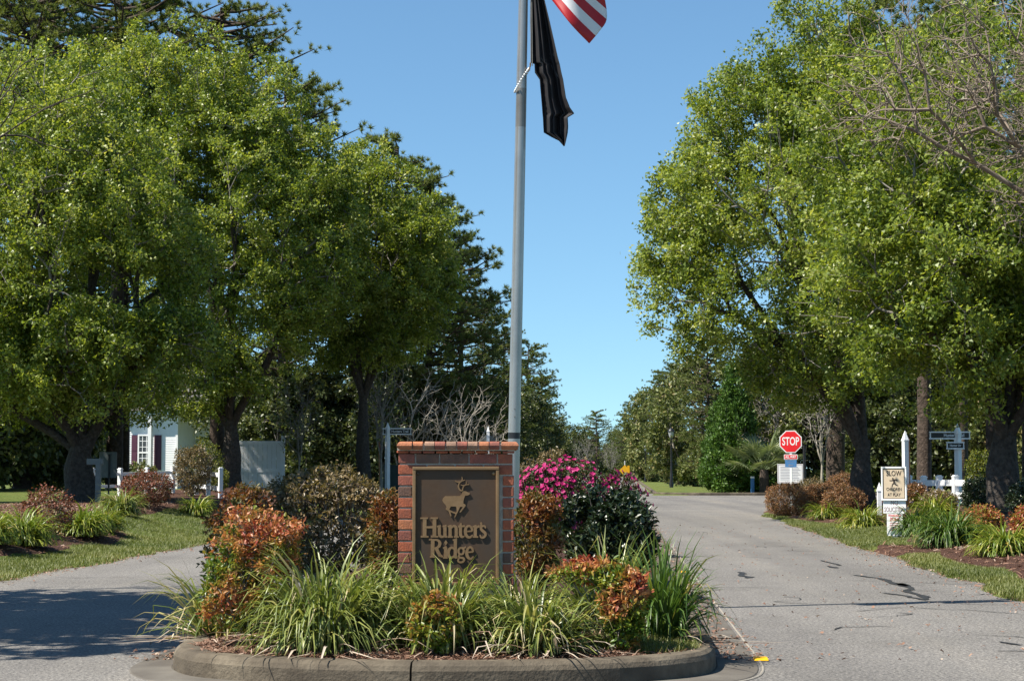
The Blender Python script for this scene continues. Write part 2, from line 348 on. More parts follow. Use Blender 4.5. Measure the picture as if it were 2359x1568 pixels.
# ------------------------------------------------------------------ island
def catmull(pts, k=8):
    P = np.array(pts, float); out = []
    Q = np.concatenate([[2 * P[0] - P[1]], P, [2 * P[-1] - P[-2]]])
    for i in range(1, len(Q) - 2):
        for t in np.linspace(0, 1, k, endpoint=False):
            out.append(0.5 * ((2 * Q[i]) + (-Q[i - 1] + Q[i + 1]) * t + (2 * Q[i - 1] - 5 * Q[i] + 4 * Q[i + 1] - Q[i + 2]) * t * t + (-Q[i - 1] + 3 * Q[i] - 3 * Q[i + 1] + Q[i + 2]) * t ** 3))
    out.append(P[-1]); return np.array(out)
IS_END = 50.0
def isl_l(y): return -2.12 + 0.03 * (y - 11.6)
def isl_r(y): return 1.27 + 0.055 * (y - 11.4)
nose = [(isl_l(13.5), 13.5), (isl_l(12.4), 12.4), (-2.13, 11.75), (-2.03, 11.3), (-1.78, 10.95), (-1.2, 10.66), (-0.5, 10.53), (0.25, 10.60), (0.80, 10.80), (1.12, 11.1), (1.25, 11.5), (isl_r(12.2), 12.2), (isl_r(13.5), 13.5)]
back = [(isl_r(y), y) for y in np.linspace(13.6, IS_END, 30)]
endc = [(isl_r(IS_END), IS_END), (isl_r(IS_END) - 0.8, IS_END + 1.0), (0.9, IS_END + 1.5), (isl_l(IS_END) + 0.8, IS_END + 1.0), (isl_l(IS_END), IS_END)]
lft = [(isl_l(y), y) for y in np.linspace(IS_END, 13.6, 30)]
kerb = empty('island_kerb'); tag(kerb, 'weathered brown concrete kerb round the planted island', kind='structure')
nz = catmull(nose, 8)
def arc_split(path, gap=0.012):
    return path
jx = WX(948, 10.5)
ia = [i for i, p in enumerate(nz) if p[0] < jx and p[1] < 11.5][-1] if True else 0
left_nose = np.vstack([nz[:ia + 1], [[jx - 0.006, np.interp(jx, nz[ia:ia + 2, 0], nz[ia:ia + 2, 1])]]])
right_nose = np.vstack([[[jx + 0.006, np.interp(jx, nz[ia:ia + 2, 0], nz[ia:ia + 2, 1])]], nz[ia + 1:]])
KP = [(0.02, -0.05), (0.015, 0.10), (0.0, 0.128), (-0.025, 0.147), (-0.06, 0.15), (-0.14, 0.15), (-0.15, 0.14), (-0.15, -0.05)]
for path in (left_nose, right_nose, np.array(back), catmull(endc, 6), np.array(lft)):
    V, Fs = sweep(path, KP)
    link('kerb_segment', npmesh('kerb_segment', V, Fs, smooth=False), M['concrete'], kerb)
full = np.vstack([nz, back, catmull(endc, 6)[1:-1], lft])
gp = empty('gutter'); tag(gp, 'flat concrete gutter strip at the foot of the island kerb', kind='structure')
for path in (nz, np.array(back), np.array(lft)):
    V, Fs = sweep(path, [(0.0, 0.004), (0.03, 0.016), (0.28, 0.006), (0.31, -0.02)])
    link('gutter_pan', npmesh('gutter_pan', V, Fs[:1], smooth=False), M['gutter'], gp)
# seam of light sand between gutter and asphalt
M['sand'] = rough_mat('pale_sand', (0.20, 0.18, 0.15), (0.28, 0.255, 0.215), 20, 0.9, 0.3)
V, Fs = sweep(np.vstack([nz[64:], back[:14]]), [(0.305, 0.003), (0.311, 0.008), (0.317, 0.008), (0.323, 0.003)])
link('seam', npmesh('seam', V, Fs[:1]), M['sand'], gp)
def mulch_mat():
    m, nt, p = new_mat('bark_mulch')
    tc = nt.nodes.new('ShaderNodeTexCoord'); mp = nt.nodes.new('ShaderNodeMapping'); mp.inputs['Scale'].default_value = (1, 1.8, 1)
    n = nt.nodes.new('ShaderNodeTexNoise'); n.inputs['Scale'].default_value = 38; n.inputs['Detail'].default_value = 6; n.inputs['Roughness'].default_value = 0.8; n.inputs['Distortion'].default_value = 1.5
    nt.links.new(tc.outputs['Object'], mp.inputs[0]); nt.links.new(mp.outputs[0], n.inputs['Vector'])
    r = ramp_node(nt, [(0.28, (0.018, 0.009, 0.007)), (0.5, (0.085, 0.042, 0.029)), (0.72, (0.19, 0.105, 0.074))]); nt.links.new(n.outputs[0], r.inputs[0])
    nt.links.new(r.outputs[0], p.inputs['Base Color']); p.inputs['Roughness'].default_value = 0.9; p.inputs['Specular IOR Level'].default_value = 0.2
    b = nt.nodes.new('ShaderNodeBump'); b.inputs['Strength'].default_value = 1.0; b.inputs['Distance'].default_value = 0.03
    nt.links.new(n.outputs[0], b.inputs['Height']); nt.links.new(b.outputs[0], p.inputs['Normal'])
    return m
M['mulch'] = mulch_mat()
def isl_z(x, y):
    """mulch level inside the island"""
    wl, wr = isl_l(y), isl_r(y); t = np.clip(2 * (x - wl) / (wr - wl) - 1, -1, 1)
    f = np.clip((y - 10.55) / 1.6, 0, 1)
    return 0.125 + 0.11 * (1 - t * t) * f + (vnoise(np.stack([np.asarray(x) * 5, np.asarray(y) * 5], -1), 4) - 0.5) * 0.03
ring = full - 0 * full
N0 = norm(np.gradient(full, axis=0)); N0 = np.stack([N0[:, 1], -N0[:, 0]], 1)
inner = full - N0 * 0.13
cx = (isl_l(inner[:, 1]) + isl_r(inner[:, 1])) / 2; cy = np.clip(inner[:, 1], 11.7, IS_END - 0.5)
Vs = []; K = 10
for k in range(K + 1):
    t = k / K; px = inner[:, 0] * (1 - t) + cx * t; py = inner[:, 1] * (1 - t) + cy * t
    Vs.append(np.stack([px, py, isl_z(px, py)], 1))
Vs = np.array(Vs); n = len(inner); i = np.arange((K + 1) * n).reshape(K + 1, n)
j = np.roll(i, -1, 1)
island = link('island_bed', npmesh('island_bed', Vs.reshape(-1, 3), np.stack([i[:-1], i[1:], j[1:], j[:-1]], -1).reshape(-1, 4)), M['mulch'])
tag(island, 'reddish brown mulch bed inside the kerbed island', kind='structure')

# mulch beds of both verges (sheet that dips below the lawn outside its outline)
def bed_d(x, y):
    u = uc(x, y); P = np.stack([x, y], -1)
    w = (vnoise(P * 0.55, 21) - 0.5) * 0.9 + (vnoise(P * 2.0, 22) - 0.5) * 0.35
    right = u - (UR + 0.75) + w * 0.7 + smooth01((y - 41) / 4) * 0.45
    tongue = np.maximum(0.45 - np.abs(y - 27.2 - 0.25 * (x - 5)) / 3.0, -3) * 3 + np.minimum(u - UR - 0.1, 0) * 5
    grassy = np.clip(1 - np.abs(y - 34.0) / 3.5, 0, 1) * 0.9
    right = np.maximum(right - grassy, np.minimum(tongue, 1.0))
    right = np.minimum(right, (53 - y))
    right = np.minimum(right, (UR + 7.0) - u)
    left = -(u - (UL - 1.0)) + w
    left = left - np.clip((y - 29) / 6, 0, 1) * 1.6 * np.clip((44 - y) / 6, 0, 1)
    left = np.minimum(left, u - (UL - 6.5)); left = np.minimum(left, 62 - y)
    return np.where(u > 0, right, left)
def bed_z(x, y):
    d = bed_d(x, y); P = np.stack([x, y], -1)
    return ground_z(x, y) - 0.10 + 0.14 * smooth01((d + 0.25) / 0.5) + (vnoise(P * 5, 31) - 0.5) * 0.03
for nm, a, b, lab in (('mulch_bed', 4.6, 16, 'reddish mulch bed with round shrubs along the verge by the stop sign'), ('mulch_bed', -16, -5.5, 'mulch bed below the pear trunks by the white fence')):
    xx = np.arange(a, b, 0.22); yy = np.arange(15, 64, 0.28)
    o = link(nm, gridmesh(nm, xx, yy, bed_z), M['mulch']); tag(o, lab, kind='structure')

# ------------------------------------------------------------------ plants: skeleton, tubes, leaves
def tubes(bez, r0, r1, K, S):
    """bez (m,4,3) -> verts, quads"""
    m = len(bez); t = np.linspace(0, 1, K)[None, :, None]
    b0, b1, b2, b3 = [bez[:, k][:, None, :] for k in range(4)]
    P = b0 * (1 - t) ** 3 + 3 * b1 * t * (1 - t) ** 2 + 3 * b2 * t * t * (1 - t) + b3 * t ** 3
    T = norm(np.gradient(P, axis=1))
    a = np.zeros((m, 1, 3)); ax = np.argmin(np.abs(bez[:, 3] - bez[:, 0]), 1); a[np.arange(m), 0, ax] = 1
    n1 = norm(np.cross(T, np.broadcast_to(a, T.shape))); n2 = np.cross(T, n1)
    rr = (r0[:, None] * (1 - t[..., 0]) + r1[:, None] * t[..., 0])[..., None, None]
    th = np.arange(S) * 2 * np.pi / S
    V = P[:, :, None, :] + rr * (np.cos(th)[None, None, :, None] * n1[:, :, None, :] + np.sin(th)[None, None, :, None] * n2[:, :, None, :])
    i = np.arange(m * K * S).reshape(m, K, S); j = np.roll(i, -1, 2)
    Q = np.stack([i[:, :-1], j[:, :-1], j[:, 1:], i[:, 1:]], -1).reshape(-1, 4)
    return V.reshape(-1, 3), Q
def join(parts):
    Vs, Qs, o = [], [], 0
    for V, Q in parts:
        Vs.append(V); Qs.append(Q + o); o += len(V)
    return np.concatenate(Vs), np.concatenate(Qs)
def kmeans(P, k, rng, it=4):
    c = P[rng.choice(len(P), k, replace=False)]
    for _ in range(it):
        a = np.argmin(((P[:, None] - c[None]) ** 2).sum(-1), 1)
        for q in range(k):
            if (a == q).any(): c[q] = P[a == q].mean(0)
    return a
def skeleton(rng, start, sdir, pts, k0=6, r_twig=0.006, R0=0.2, step=0.5, wig=0.12, grav=0.0):
    """grows branches from start to all pts by repeated splitting. Returns bez, r0, r1, is_twig"""
    ex = math.log(max(R0 / r_twig, 1.5)) / math.log(max(len(pts), 3))
    bez, ra, rb, tw = [], [], [], []
    st = [(np.array(start, float), norm(np.array(sdir, float)), np.arange(len(pts)), 0)]
    while st:
        p, d, idx, lev = st.pop()
        n = len(idx)
        if n <= 3:
            for q in idx:
                e = pts[q]; L = np.linalg.norm(e - p)
                dd = norm(e - p + rng.normal(0, 0.12, 3) * L)
                bez.append((p, p + d * L * 0.33, e - dd * L * 0.3 + rng.normal(0, wig, 3) * L * 0.4, e)); ra.append(r_twig * 1.3); rb.append(r_twig * 0.5); tw.append(True)
            continue
        k = k0 if lev == 0 else (2 if n < 14 else int(rng.choice([2, 3])))
        k = min(k, n); lab = kmeans(pts[idx], k, rng)
        for q in range(k):
            sub = idx[lab == q]
            if len(sub) == 0: continue
            c = pts[sub].mean(0); L = np.linalg.norm(c - p)
            e = p + (c - p) * (step if len(sub) > 3 else 0.55) + rng.normal(0, wig, 3) * L * 0.35
            e[2] -= grav * L
            ed = norm(c - e); Lb = np.linalg.norm(e - p)
            r_s = r_twig * len(sub) ** ex
            bez.append((p, p + norm(d * 0.6 + norm(e - p)) * Lb * 0.36, e - ed * Lb * 0.3, e))
            ra.append(min(r_s * 1.12, r_twig * n ** ex)); rb.append(r_s * 0.92); tw.append(False)
            st.append((e, ed, sub, lev + 1))
    return np.array(bez), np.array(ra), np.array(rb), np.array(tw)
def branch_mesh(name, bez, ra, rb, extra=None, fine=True, keep=False):
    parts = [] if extra is None else list(extra)
    big = ra > 0.05; mid = (ra > 0.014) & ~big; sm = ~big & ~mid
    if big.any(): parts.append(tubes(bez[big], ra[big], rb[big], 6, 8))
    if mid.any(): parts.append(tubes(bez[mid], ra[mid], rb[mid], 3, 4))
    if sm.any(): parts.append(tubes(bez[sm], ra[sm], rb[sm], 3 if keep else 2, 3))
    V, Q = join(parts); return npmesh(name, V, Q)
def trunk_tube(pts, rad, S=14, rng=None, flare=0.0):
    """polyline trunk with given radii"""
    P = catmull(pts, 5); r = np.interp(np.linspace(0, 1, len(P)), np.linspace(0, 1, len(rad)), rad)
    T = norm(np.gradient(P, axis=0)); a = np.array([0.0, 1.0, 0.0])
    n1 = norm(np.cross(T, a)); n2 = np.cross(T, n1); th = np.arange(S) * 2 * np.pi / S
    lump = np.ones((len(P), S))
    if rng is not None:
        ph = rng.uniform(0, 6.28, 4)
        lump = 1 + 0.10 * np.sin(3 * th + ph[0])[None] + 0.07 * np.sin(5 * th + ph[1])[None]
        z = (P[:, 2] - P[0, 2]); fl = np.exp(-z / 0.35)[:, None] * flare
        lump = lump + fl * (0.6 + 0.4 * np.sin(4 * th + ph[2])[None])
    V = P[:, None] + (r[:, None] * lump)[..., None] * (np.cos(th)[None, :, None] * n1[:, None] + np.sin(th)[None, :, None] * n2[:, None])
    K = len(P); i = np.arange(K * S).reshape(K, S); j = np.roll(i, -1, 1)
    return V.reshape(-1, 3), np.stack([i[:-1], j[:-1], j[1:], i[1:]], -1).reshape(-1, 4)
def leaves(pos, axis, nrm, L, Wd, rnd, fold=0.25, hexa=False):
    """folded leaf blades -> V, F(list), rnd per vertex"""
    axis = norm(axis); side = norm(np.cross(axis, nrm)); up = np.cross(side, axis)
    L = L[:, None]; Wd = Wd[:, None]
    if hexa:
        b = pos; t = pos + axis * L
        l1 = pos + axis * L * 0.3 + side * Wd * 0.5 + up * Wd * fold; r1_ = pos + axis * L * 0.3 - side * Wd * 0.5 + up * Wd * fold
        l2 = pos + axis * L * 0.7 + side * Wd * 0.4 + up * Wd * fold; r2_ = pos + axis * L * 0.7 - side * Wd * 0.4 + up * Wd * fold
        V = np.stack([b, l1, l2, t, r2_, r1_], 1).reshape(-1, 3); i = np.arange(len(pos)) * 6
        Fq = np.concatenate([np.stack([i, i + 1, i + 2, i + 3], 1), np.stack([i, i + 3, i + 4, i + 5], 1)])
        return V, Fq[:, ::-1], np.repeat(rnd, 6)
    m = 0.42
    V = np.stack([pos, pos + axis * L * m + side * Wd * 0.5 + up * Wd * fold, pos + axis * L, pos + axis * L * m - side * Wd * 0.5 + up * Wd * fold], 1).reshape(-1, 3)
    i = np.arange(len(pos)) * 4
    Fq = np.concatenate([np.stack([i, i + 2, i + 1], 1), np.stack([i, i + 3, i + 2], 1)])
    return V, Fq, np.repeat(rnd, 4)
def tri_leaves(pos, axis, nrm, L, Wd, rnd):
    axis = norm(axis); side = norm(np.cross(axis, nrm)) * Wd[:, None] * 0.5
    V = np.stack([pos - side, pos + side + axis * L[:, None] * 0.25, pos + axis * L[:, None]], 1).reshape(-1, 3)
    return V, np.arange(len(pos) * 3).reshape(-1, 3), np.repeat(rnd, 3)
def twig_leaves(rng, bez, tw, per, spread, L, Wd, up=0.5, droop=0.3, hexa=False, shade=None, t0=0.15):
    B = bez[tw]; m = len(B); t = rng.uniform(t0, 1.05, (m, per))[..., None]
    b0, b1, b2, b3 = [B[:, k][:, None, :] for k in range(4)]
    P = (b0 * (1 - t) ** 3 + 3 * b1 * t * (1 - t) ** 2 + 3 * b2 * t * t * (1 - t) + b3 * t ** 3).reshape(-1, 3)
    D = np.repeat(norm(B[:, 3] - B[:, 0]), per, 0)
    n = len(P); P = P + rng.normal(0, spread, (n, 3))
    ax = norm(D * 0.5 + rng.normal(0, 0.75, (n, 3)) + np.array([0, 0, -droop]))
    nr = norm(rng.normal(0, 0.7, (n, 3)) + np.array([0, 0, up]))
    ln = L * rng.uniform(0.6, 1.2, n); wd = Wd * rng.uniform(0.7, 1.2, n)
    clump = np.repeat(rng.normal(0, 0.12, m) + (vnoise(B[:, 3] * 0.9, 55) - 0.5) * 0.4, per)
    rnd = np.clip(rng.beta(1.5, 1.5, n) * 0.85 + 0.08 + clump, 0, 1)
    if shade is not None: rnd = np.clip(shade(P, rnd, rng), 0, 1)
    if hexa == 'tri': return tri_leaves(P, ax, nr, ln, wd, rnd)
    return leaves(P, ax, nr, ln, wd, rnd, 0.22, hexa)
def crown_points(rng, ells, n, shell=0.26, gate=0.30, nscale=0.9, zmin=-1e9, seed=0, clump=0.0):
    vol = np.array([e[1][0] * e[1][1] * e[1][2] for e in ells]) ** 0.85; vol /= vol.sum()
    out = []; tot = 0
    while tot < n:
        m = n * 2
        k = rng.choice(len(ells), m, p=vol); c = np.array([e[0] for e in ells])[k]; r = np.array([e[1] for e in ells])[k]
        d = norm(rng.normal(0, 1, (m, 3))); rr = rng.uniform(0, 1, m) ** shell
        bump = 0.82 + 0.36 * vnoise((c + d * r) * nscale * 1.3, seed + 7)
        p = c + d * r * (rr * bump)[:, None]
        keep = (p[:, 2] > zmin) & (vnoise(p * nscale, seed) > gate)
        out.append(p[keep]); tot += keep.sum()
    return np.concatenate(out)[:n]
def tree(name, label, cat, base, fork, ells, seed, n=1600, R0=0.3, per=26, L=0.085, Wd=0.055, leafm='pear', barkm='bark', twigm='twig', k0=6, spread=0.10, gate=0.30, nscale=0.75, group=None, hexa=False, up=0.5, droop=0.35, limbs=None, shell=0.26, r_twig=0.006, zmin=-1e9, step=0.5, leafy=1.0, fine=True, flare=0.5, wig=0.12, S=14):
    rng = np.random.default_rng(seed)
    pts = crown_points(rng, ells, n, shell, gate, nscale, zmin, seed)
    root = empty(name, base)
    b = np.array(base); f = np.array(fork)
    mid = b * 0.5 + f * 0.5 + rng.normal(0, 0.04, 3)
    tr = trunk_tube([b - np.array([0, 0, 0.15]), b * 0.8 + f * 0.2, mid, f], [R0 * 1.15, R0 * 1.0, R0 * 0.92, R0 * 0.5], S, rng, flare)
    bez, ra, rb, tw = skeleton(rng, f - norm(f - b) * R0 * 1.6, f - b, pts, k0, r_twig, R0 * 0.8, step, wig)
    thick = ra > 0.035
    parts = [tr]
    if thick.any(): parts.append(tubes(bez[thick], ra[thick], rb[thick], 6, 8))
    V, Q = join(parts); o = link('trunk', npmesh('trunk', V - b, Q), M[barkm], root)
    me = branch_mesh('branches', bez[~thick] - b, ra[~thick], rb[~thick], fine=fine, keep=(leafy == 0))
    link('branches', me, M[twigm], root)
    if leafy > 0:
        tw2 = tw & (rng.uniform(0, 1, len(tw)) < leafy)
        V, Fq, rn = twig_leaves(rng, bez, tw2, per, spread, L, Wd, up, droop, hexa)
        link('crown', npmesh('crown', V - b, Fq, {'rnd': rn}), M[leafm], root)
    tag(root, label, cat, group)
    return root
def copy_tree(o, loc, rz=0, sc=1.0, label=None, group=None, szz=None):
    c = o.copy(); COL.objects.link(c); c.location = loc; c.rotation_euler = (0, 0, rz); c.scale = (sc, sc, szz or sc)
    if label: c['label'] = label
    if group: c['group'] = group
    for ch in o.children:
        d = ch.copy(); COL.objects.link(d); d.parent = c
        for g in ch.children:
            e = g.copy(); COL.objects.link(e); e.parent = d
    return c
def ell_px(x, y, rx, ry, Y, dy=0.0, rd=None):
    c = W(x, y, Y + dy); s = PX(Y); return (c, np.array([rx / s, (rd if rd else rx / s), ry / s]))
GP = 'green pear trees lining the entrance'

# right pears
Y = 31.0; b = W(2312, 1210, Y); b[2] = gz(b[0], Y)
tree('pear_tree', 'big leafy green pear tree with thick dark trunk beside the white fence', 'tree', b, W(2318, 960, Y),
     [ell_px(2330, 430, 520, 470, Y, 0.5, 3.4), ell_px(2120, 640, 270, 250, Y, -0.5, 2.4), ell_px(2260, 850, 330, 130, Y, 0, 2.4), ell_px(2030, 480, 200, 260, Y, 0.5, 2.0), ell_px(2420, 650, 300, 300, Y, 0, 2.6)], 11, n=3200, R0=0.29, hexa='tri', per=56, L=0.084, Wd=0.066, group=GP, k0=7)
Y = 44.0; b = W(1985, 1165, Y); b[2] = gz(b[0], Y)
tree('pear_tree', 'tall leafy green pear tree leaning over the road behind the stop sign', 'tree', b, W(1990, 1010, Y),
     [ell_px(1830, 520, 330, 400, Y, 0, 3.4), ell_px(1900, 130, 160, 210, Y, 0, 2.0), ell_px(1720, 320, 170, 210, Y, 0.3, 2.2), ell_px(1600, 640, 150, 180, Y, -0.3, 2.0), ell_px(1900, 850, 220, 110, Y, 0, 2.4), ell_px(1570, 500, 110, 160, Y, 0, 1.6), ell_px(2000, 400, 250, 380, Y, 0, 3.0)], 12, n=3400, R0=0.27, hexa='tri', per=54, L=0.094, Wd=0.074, group=GP, k0=6)
# left pears
Y = 42.0; b = W(185, 1155, Y); b[2] = gz(b[0], Y)
tree('pear_tree', 'broad leafy green pear tree with sunlit scarred trunk beside the white house', 'tree', b, W(190, 1000, Y),
     [ell_px(150, 600, 330, 360, Y, 0, 3.3), ell_px(80, 320, 280, 230, Y, 0.5, 2.6), ell_px(230, 820, 280, 170, Y, -0.4, 2.6), ell_px(-60, 760, 240, 230, Y, 0, 2.6), ell_px(330, 640, 170, 230, Y, -0.4, 2.2), ell_px(200, 700, 200, 170, Y, -1.2, 1.6)], 13, n=3700, R0=0.36, hexa='tri', per=54, L=0.090, Wd=0.072, group=GP, k0=7)
Y = 56.0; b = W(527, 1120, Y); b[2] = gz(b[0], Y)
tree('pear_tree', 'tall leafy green pear tree with slim dark trunk by the tall white panel fence', 'tree', b, W(530, 960, Y),
     [ell_px(500, 500, 260, 330, Y, 0, 3.4), ell_px(590, 290, 130, 190, Y, 0.5, 2.0), ell_px(400, 230, 210, 190, Y, 0.5, 2.6), ell_px(680, 560, 180, 250, Y, 0, 2.6), ell_px(440, 870, 180, 110, Y, 0, 2.4), ell_px(280, 260, 200, 190, Y, 1, 2.6), ell_px(740, 400, 90, 130, Y, 0, 1.4), ell_px(570, 760, 170, 150, Y, -1.0, 1.6)], 14, n=3500, R0=0.30, hexa='tri', per=52, L=0.102, Wd=0.082, group=GP, k0=7)
Y = 61.0; b = W(838, 1095, Y); b[2] = gz(b[0], Y)
tree('pear_tree', 'rounded leafy green pear tree farthest along, its crown next to the flagpole', 'tree', b, W(836, 900, Y),
     [ell_px(880, 590, 190, 230, Y, 0, 3.0), ell_px(830, 420, 100, 110, Y, 0, 1.6), ell_px(950, 670, 120, 150, Y, 0, 2.0), ell_px(760, 680, 170, 160, Y, 0, 2.6), ell_px(950, 510, 90, 120, Y, 0, 1.6), ell_px(830, 800, 170, 60, Y, 0, 2.2)], 15, n=2200, R0=0.24, hexa='tri', per=52, L=0.110, Wd=0.086, group=GP, k0=6)

# trees standing beside the picture whose boughs and shadows reach into it
tree('shade_tree', 'leafy tree outside the picture whose shadow lies across the left lane', 'tree', (-9.6, 13.3, gz(-9.6, 13.3)), (-9.6, 13.3, 2.4),
     [(np.array([-8.7, 15.0, 5.6]), np.array([2.8, 2.6, 1.9])), (np.array([-10.2, 14.0, 6.0]), np.array([2.6, 2.5, 1.9])), (np.array([-8.1, 12.4, 5.4]), np.array([2.2, 1.8, 1.3])), (np.array([-7.8, 14.6, 7.0]), np.array([2.2, 2.3, 1.3]))], 16, n=1300, R0=0.25, per=28, L=0.18, Wd=0.125, leafm='evergreen', k0=5, fine=False)
tree('bare_tree', 'bare thin grey boughs reaching in at the upper left edge', 'tree', (-8.2, 17.5, gz(-8.2, 17.5)), (-8.0, 17.5, 2.2),
     [(np.array([-6.2, 17.5, 4.9]), np.array([2.6, 1.6, 1.0])), (np.array([-7.0, 17.8, 5.4]), np.array([1.8, 1.6, 1.0]))], 17, n=520, R0=0.09, leafy=0, barkm='bark', twigm='bark', k0=5, r_twig=0.0032, gate=0.0, shell=0.5, wig=0.2, flare=0.2)
rt = tree('crape_myrtle', 'bare tan branched tree reaching in from the upper right corner', 'tree', (9.4, 21.0, gz(9.4, 21.0)), (9.2, 21.0, 2.0),
     [(np.array([6.8, 21.0, 5.9]), np.array([3.4, 1.7, 1.3])), (np.array([5.5, 20.6, 5.4]), np.array([2.0, 1.2, 0.8])), (np.array([7.6, 21.5, 4.5]), np.array([2.1, 1.6, 1.0]))], 18, n=5600, R0=0.09, leafy=0, barkm='tan_bark', twigm='tan_bark', k0=6, r_twig=0.0038, gate=0.0, shell=0.5, wig=0.22, flare=0.2)

# ------------------------------------------------------------------ woods behind
def pine_mesh(seed, H, cs, wid, nb, tufts, nneed=26, nl=0.24, matn='needle', name='pine_tree'):
    rng = np.random.default_rng(seed); root = empty(name)
    lean = rng.normal(0, 0.012 * H, 2)
    P = [np.array([lean[0] * t * t, lean[1] * t * t, H * t]) for t in (0, 0.33, 0.66, 1.0)]; P[0][2] = -0.2
    r = 0.016 * H
    parts = [trunk_tube(P, [r, r * 0.8, r * 0.5, 0.03], 9, rng, 0.25)]
    bz, tp = [], []
    for k in range(nb):
        t = cs + (1 - cs) * (k + rng.uniform(0, 1)) / nb; z = H * t
        prof = math.sin(math.pi * min(1, ((1 - t) / (1 - cs)) * 0.75 + 0.12)) ** 0.8
        a = rng.uniform(0, 6.283); Lb = wid * prof * rng.uniform(0.55, 1.1)
        s = np.array([lean[0] * t * t, lean[1] * t * t, z]); d = np.array([math.cos(a), math.sin(a), 0])
        e = s + d * Lb + np.array([0, 0, Lb * rng.uniform(-0.05, 0.45)])
        bz.append((s, s + d * Lb * 0.35 + np.array([0, 0, -0.03 * Lb]), e - d * Lb * 0.3 - np.array([0, 0, 0.1 * Lb]), e))
        for q in range(tufts):
            f = rng.uniform(0.35, 1.05) if q else 1.0
            tp.append((s * (1 - f) + e * f + rng.normal(0, 0.16, 3) * (Lb * 0.35 + 0.25) * np.array([1, 1, 0.6]), norm(d * 0.7 + np.array([0, 0, 0.9]) + rng.normal(0, 0.25, 3))))
    bz = np.array(bz); rb_ = np.full(len(bz), r * 0.2)
    parts.append(tubes(bz, rb_ + 0.012, rb_ * 0.3, 4, 4)); V, Q = join(parts)
    link('trunk', npmesh('trunk', V, Q), M['pine_bark'], root)
    pos = np.array([p for p, _ in tp]); dr = np.array([d for _, d in tp]); m = len(pos)
    D = norm(np.repeat(dr, nneed, 0) * 0.75 + rng.normal(0, 0.62, (m * nneed, 3))); PP = np.repeat(pos, nneed, 0)
    ln = nl * rng.uniform(0.7, 1.2, m * nneed); sd = norm(np.cross(D, rng.normal(0, 1, D.shape))); wd = nl * 0.075
    V = np.stack([PP + sd * wd, PP + D * ln[:, None], PP - sd * wd], 1).reshape(-1, 3)
    rn = np.clip(np.repeat(rng.normal(0.5, 0.16, m), nneed) + rng.normal(0, 0.12, m * nneed), 0, 1)
    link('crown', npmesh('crown', V, np.arange(len(V)).reshape(-1, 3), {'rnd': np.repeat(rn, 3)}), M[matn], root)
    return root
def bushy(name, seed, ells, n, per, L, Wd, leafm, R0=0.07, fork=0.5, twigm='twig', spread=0.12, gate=0.25, k0=5, leafy=1.0, **kw):
    o = tree(name, 'x', 'tree', (0, 0, 0), (0, 0, fork), [(np.array(c), np.array(r)) for c, r in ells], seed, n=n, R0=R0, per=per, L=L, Wd=Wd, leafm=leafm, twigm=twigm, barkm=kw.pop('barkm', 'bark'), spread=spread, gate=gate, k0=k0, leafy=leafy, fine=False, flare=0.3, S=8, **kw)
    return o
pineA = pine_mesh(31, 18, 0.45, 3.6, 150, 16, 38, 0.19)
pineB = pine_mesh(32, 14, 0.25, 3.2, 140, 13, 34, 0.21)
pineC = pine_mesh(33, 10, 0.08, 2.6, 140, 12, 32, 0.20, 'needle_light')
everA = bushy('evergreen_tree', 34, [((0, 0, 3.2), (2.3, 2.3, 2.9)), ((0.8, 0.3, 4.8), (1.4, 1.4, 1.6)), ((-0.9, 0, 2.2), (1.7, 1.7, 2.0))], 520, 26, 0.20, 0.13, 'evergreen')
everB = bushy('evergreen_tree', 35, [((0, 0, 3.0), (2.0, 2.0, 3.0)), ((-0.6, 0.3, 5.0), (1.3, 1.3, 1.6)), ((0.7, 0, 1.8), (1.8, 1.6, 1.7))], 520, 26, 0.19, 0.12, 'olive', gate=0.3)
cyp = bushy('cypress_tree', 36, [((0, 0, 1.6), (1.45, 1.45, 1.6)), ((0.05, 0, 3.4), (1.15, 1.15, 2.0)), ((0.1, 0, 5.2), (0.75, 0.75, 1.6))], 700, 24, 0.22, 0.09, 'cypress', droop=-0.6)
bareA = bushy('bare_tree', 37, [((0.3, 0, 3.6), (2.6, 2.2, 2.0)), ((1.5, 0, 2.8), (1.8, 1.6, 1.2))], 420, 1, 0.1, 0.1, 'olive', R0=0.09, fork=0.5, twigm='pale_bark', barkm='pale_bark', leafy=0, r_twig=0.009, gate=0.0, shell=0.45, wig=0.22)
bareB = bushy('bare_tree', 38, [((0, 0, 4.2), (1.5, 1.4, 2.0)), ((0.3, 0, 2.8), (0.9, 0.9, 1.0))], 260, 2, 0.12, 0.08, 'olive', R0=0.07, fork=1.7, twigm='twig', barkm='pale_bark', leafy=0.5, r_twig=0.008, gate=0.0, shell=0.5, wig=0.2)
bareC = bushy('bare_tree', 39, [((0, 0, 4.5), (2.4, 2.4, 2.6))], 700, 3, 0.14, 0.09, 'red_leaf', R0=0.10, fork=1.2, twigm='twig', barkm='twig', leafy=0, r_twig=0.007, gate=0.0, shell=0.5)
used = set()
def plant(proto, x, Y, h, ph, label, group=None, rz=None, sx=None):
    """proto at picture column x, distance Y, height h metres (proto height ph)"""
    X = WX(x, Y); z = gz(X, Y); k = h / ph; rz = (x * 0.37 + Y) % 6.28 if rz is None else rz
    if proto.name in used: o = copy_tree(proto, (X, Y, z), rz, sx or k, None, None, k)
    else:
        used.add(proto.name); o = proto; o.location = (X, Y, z); o.rotation_euler = (0, 0, rz); o.scale = (sx or k, sx or k, k)
    if 'group' in o.keys() and not group: del o['group']
    return tag(o, label, 'tree', group)
def top_h(y, Y): return CAM_H + (HORIZ - y) / PX(Y)
WL = 'pine woods along the far road'
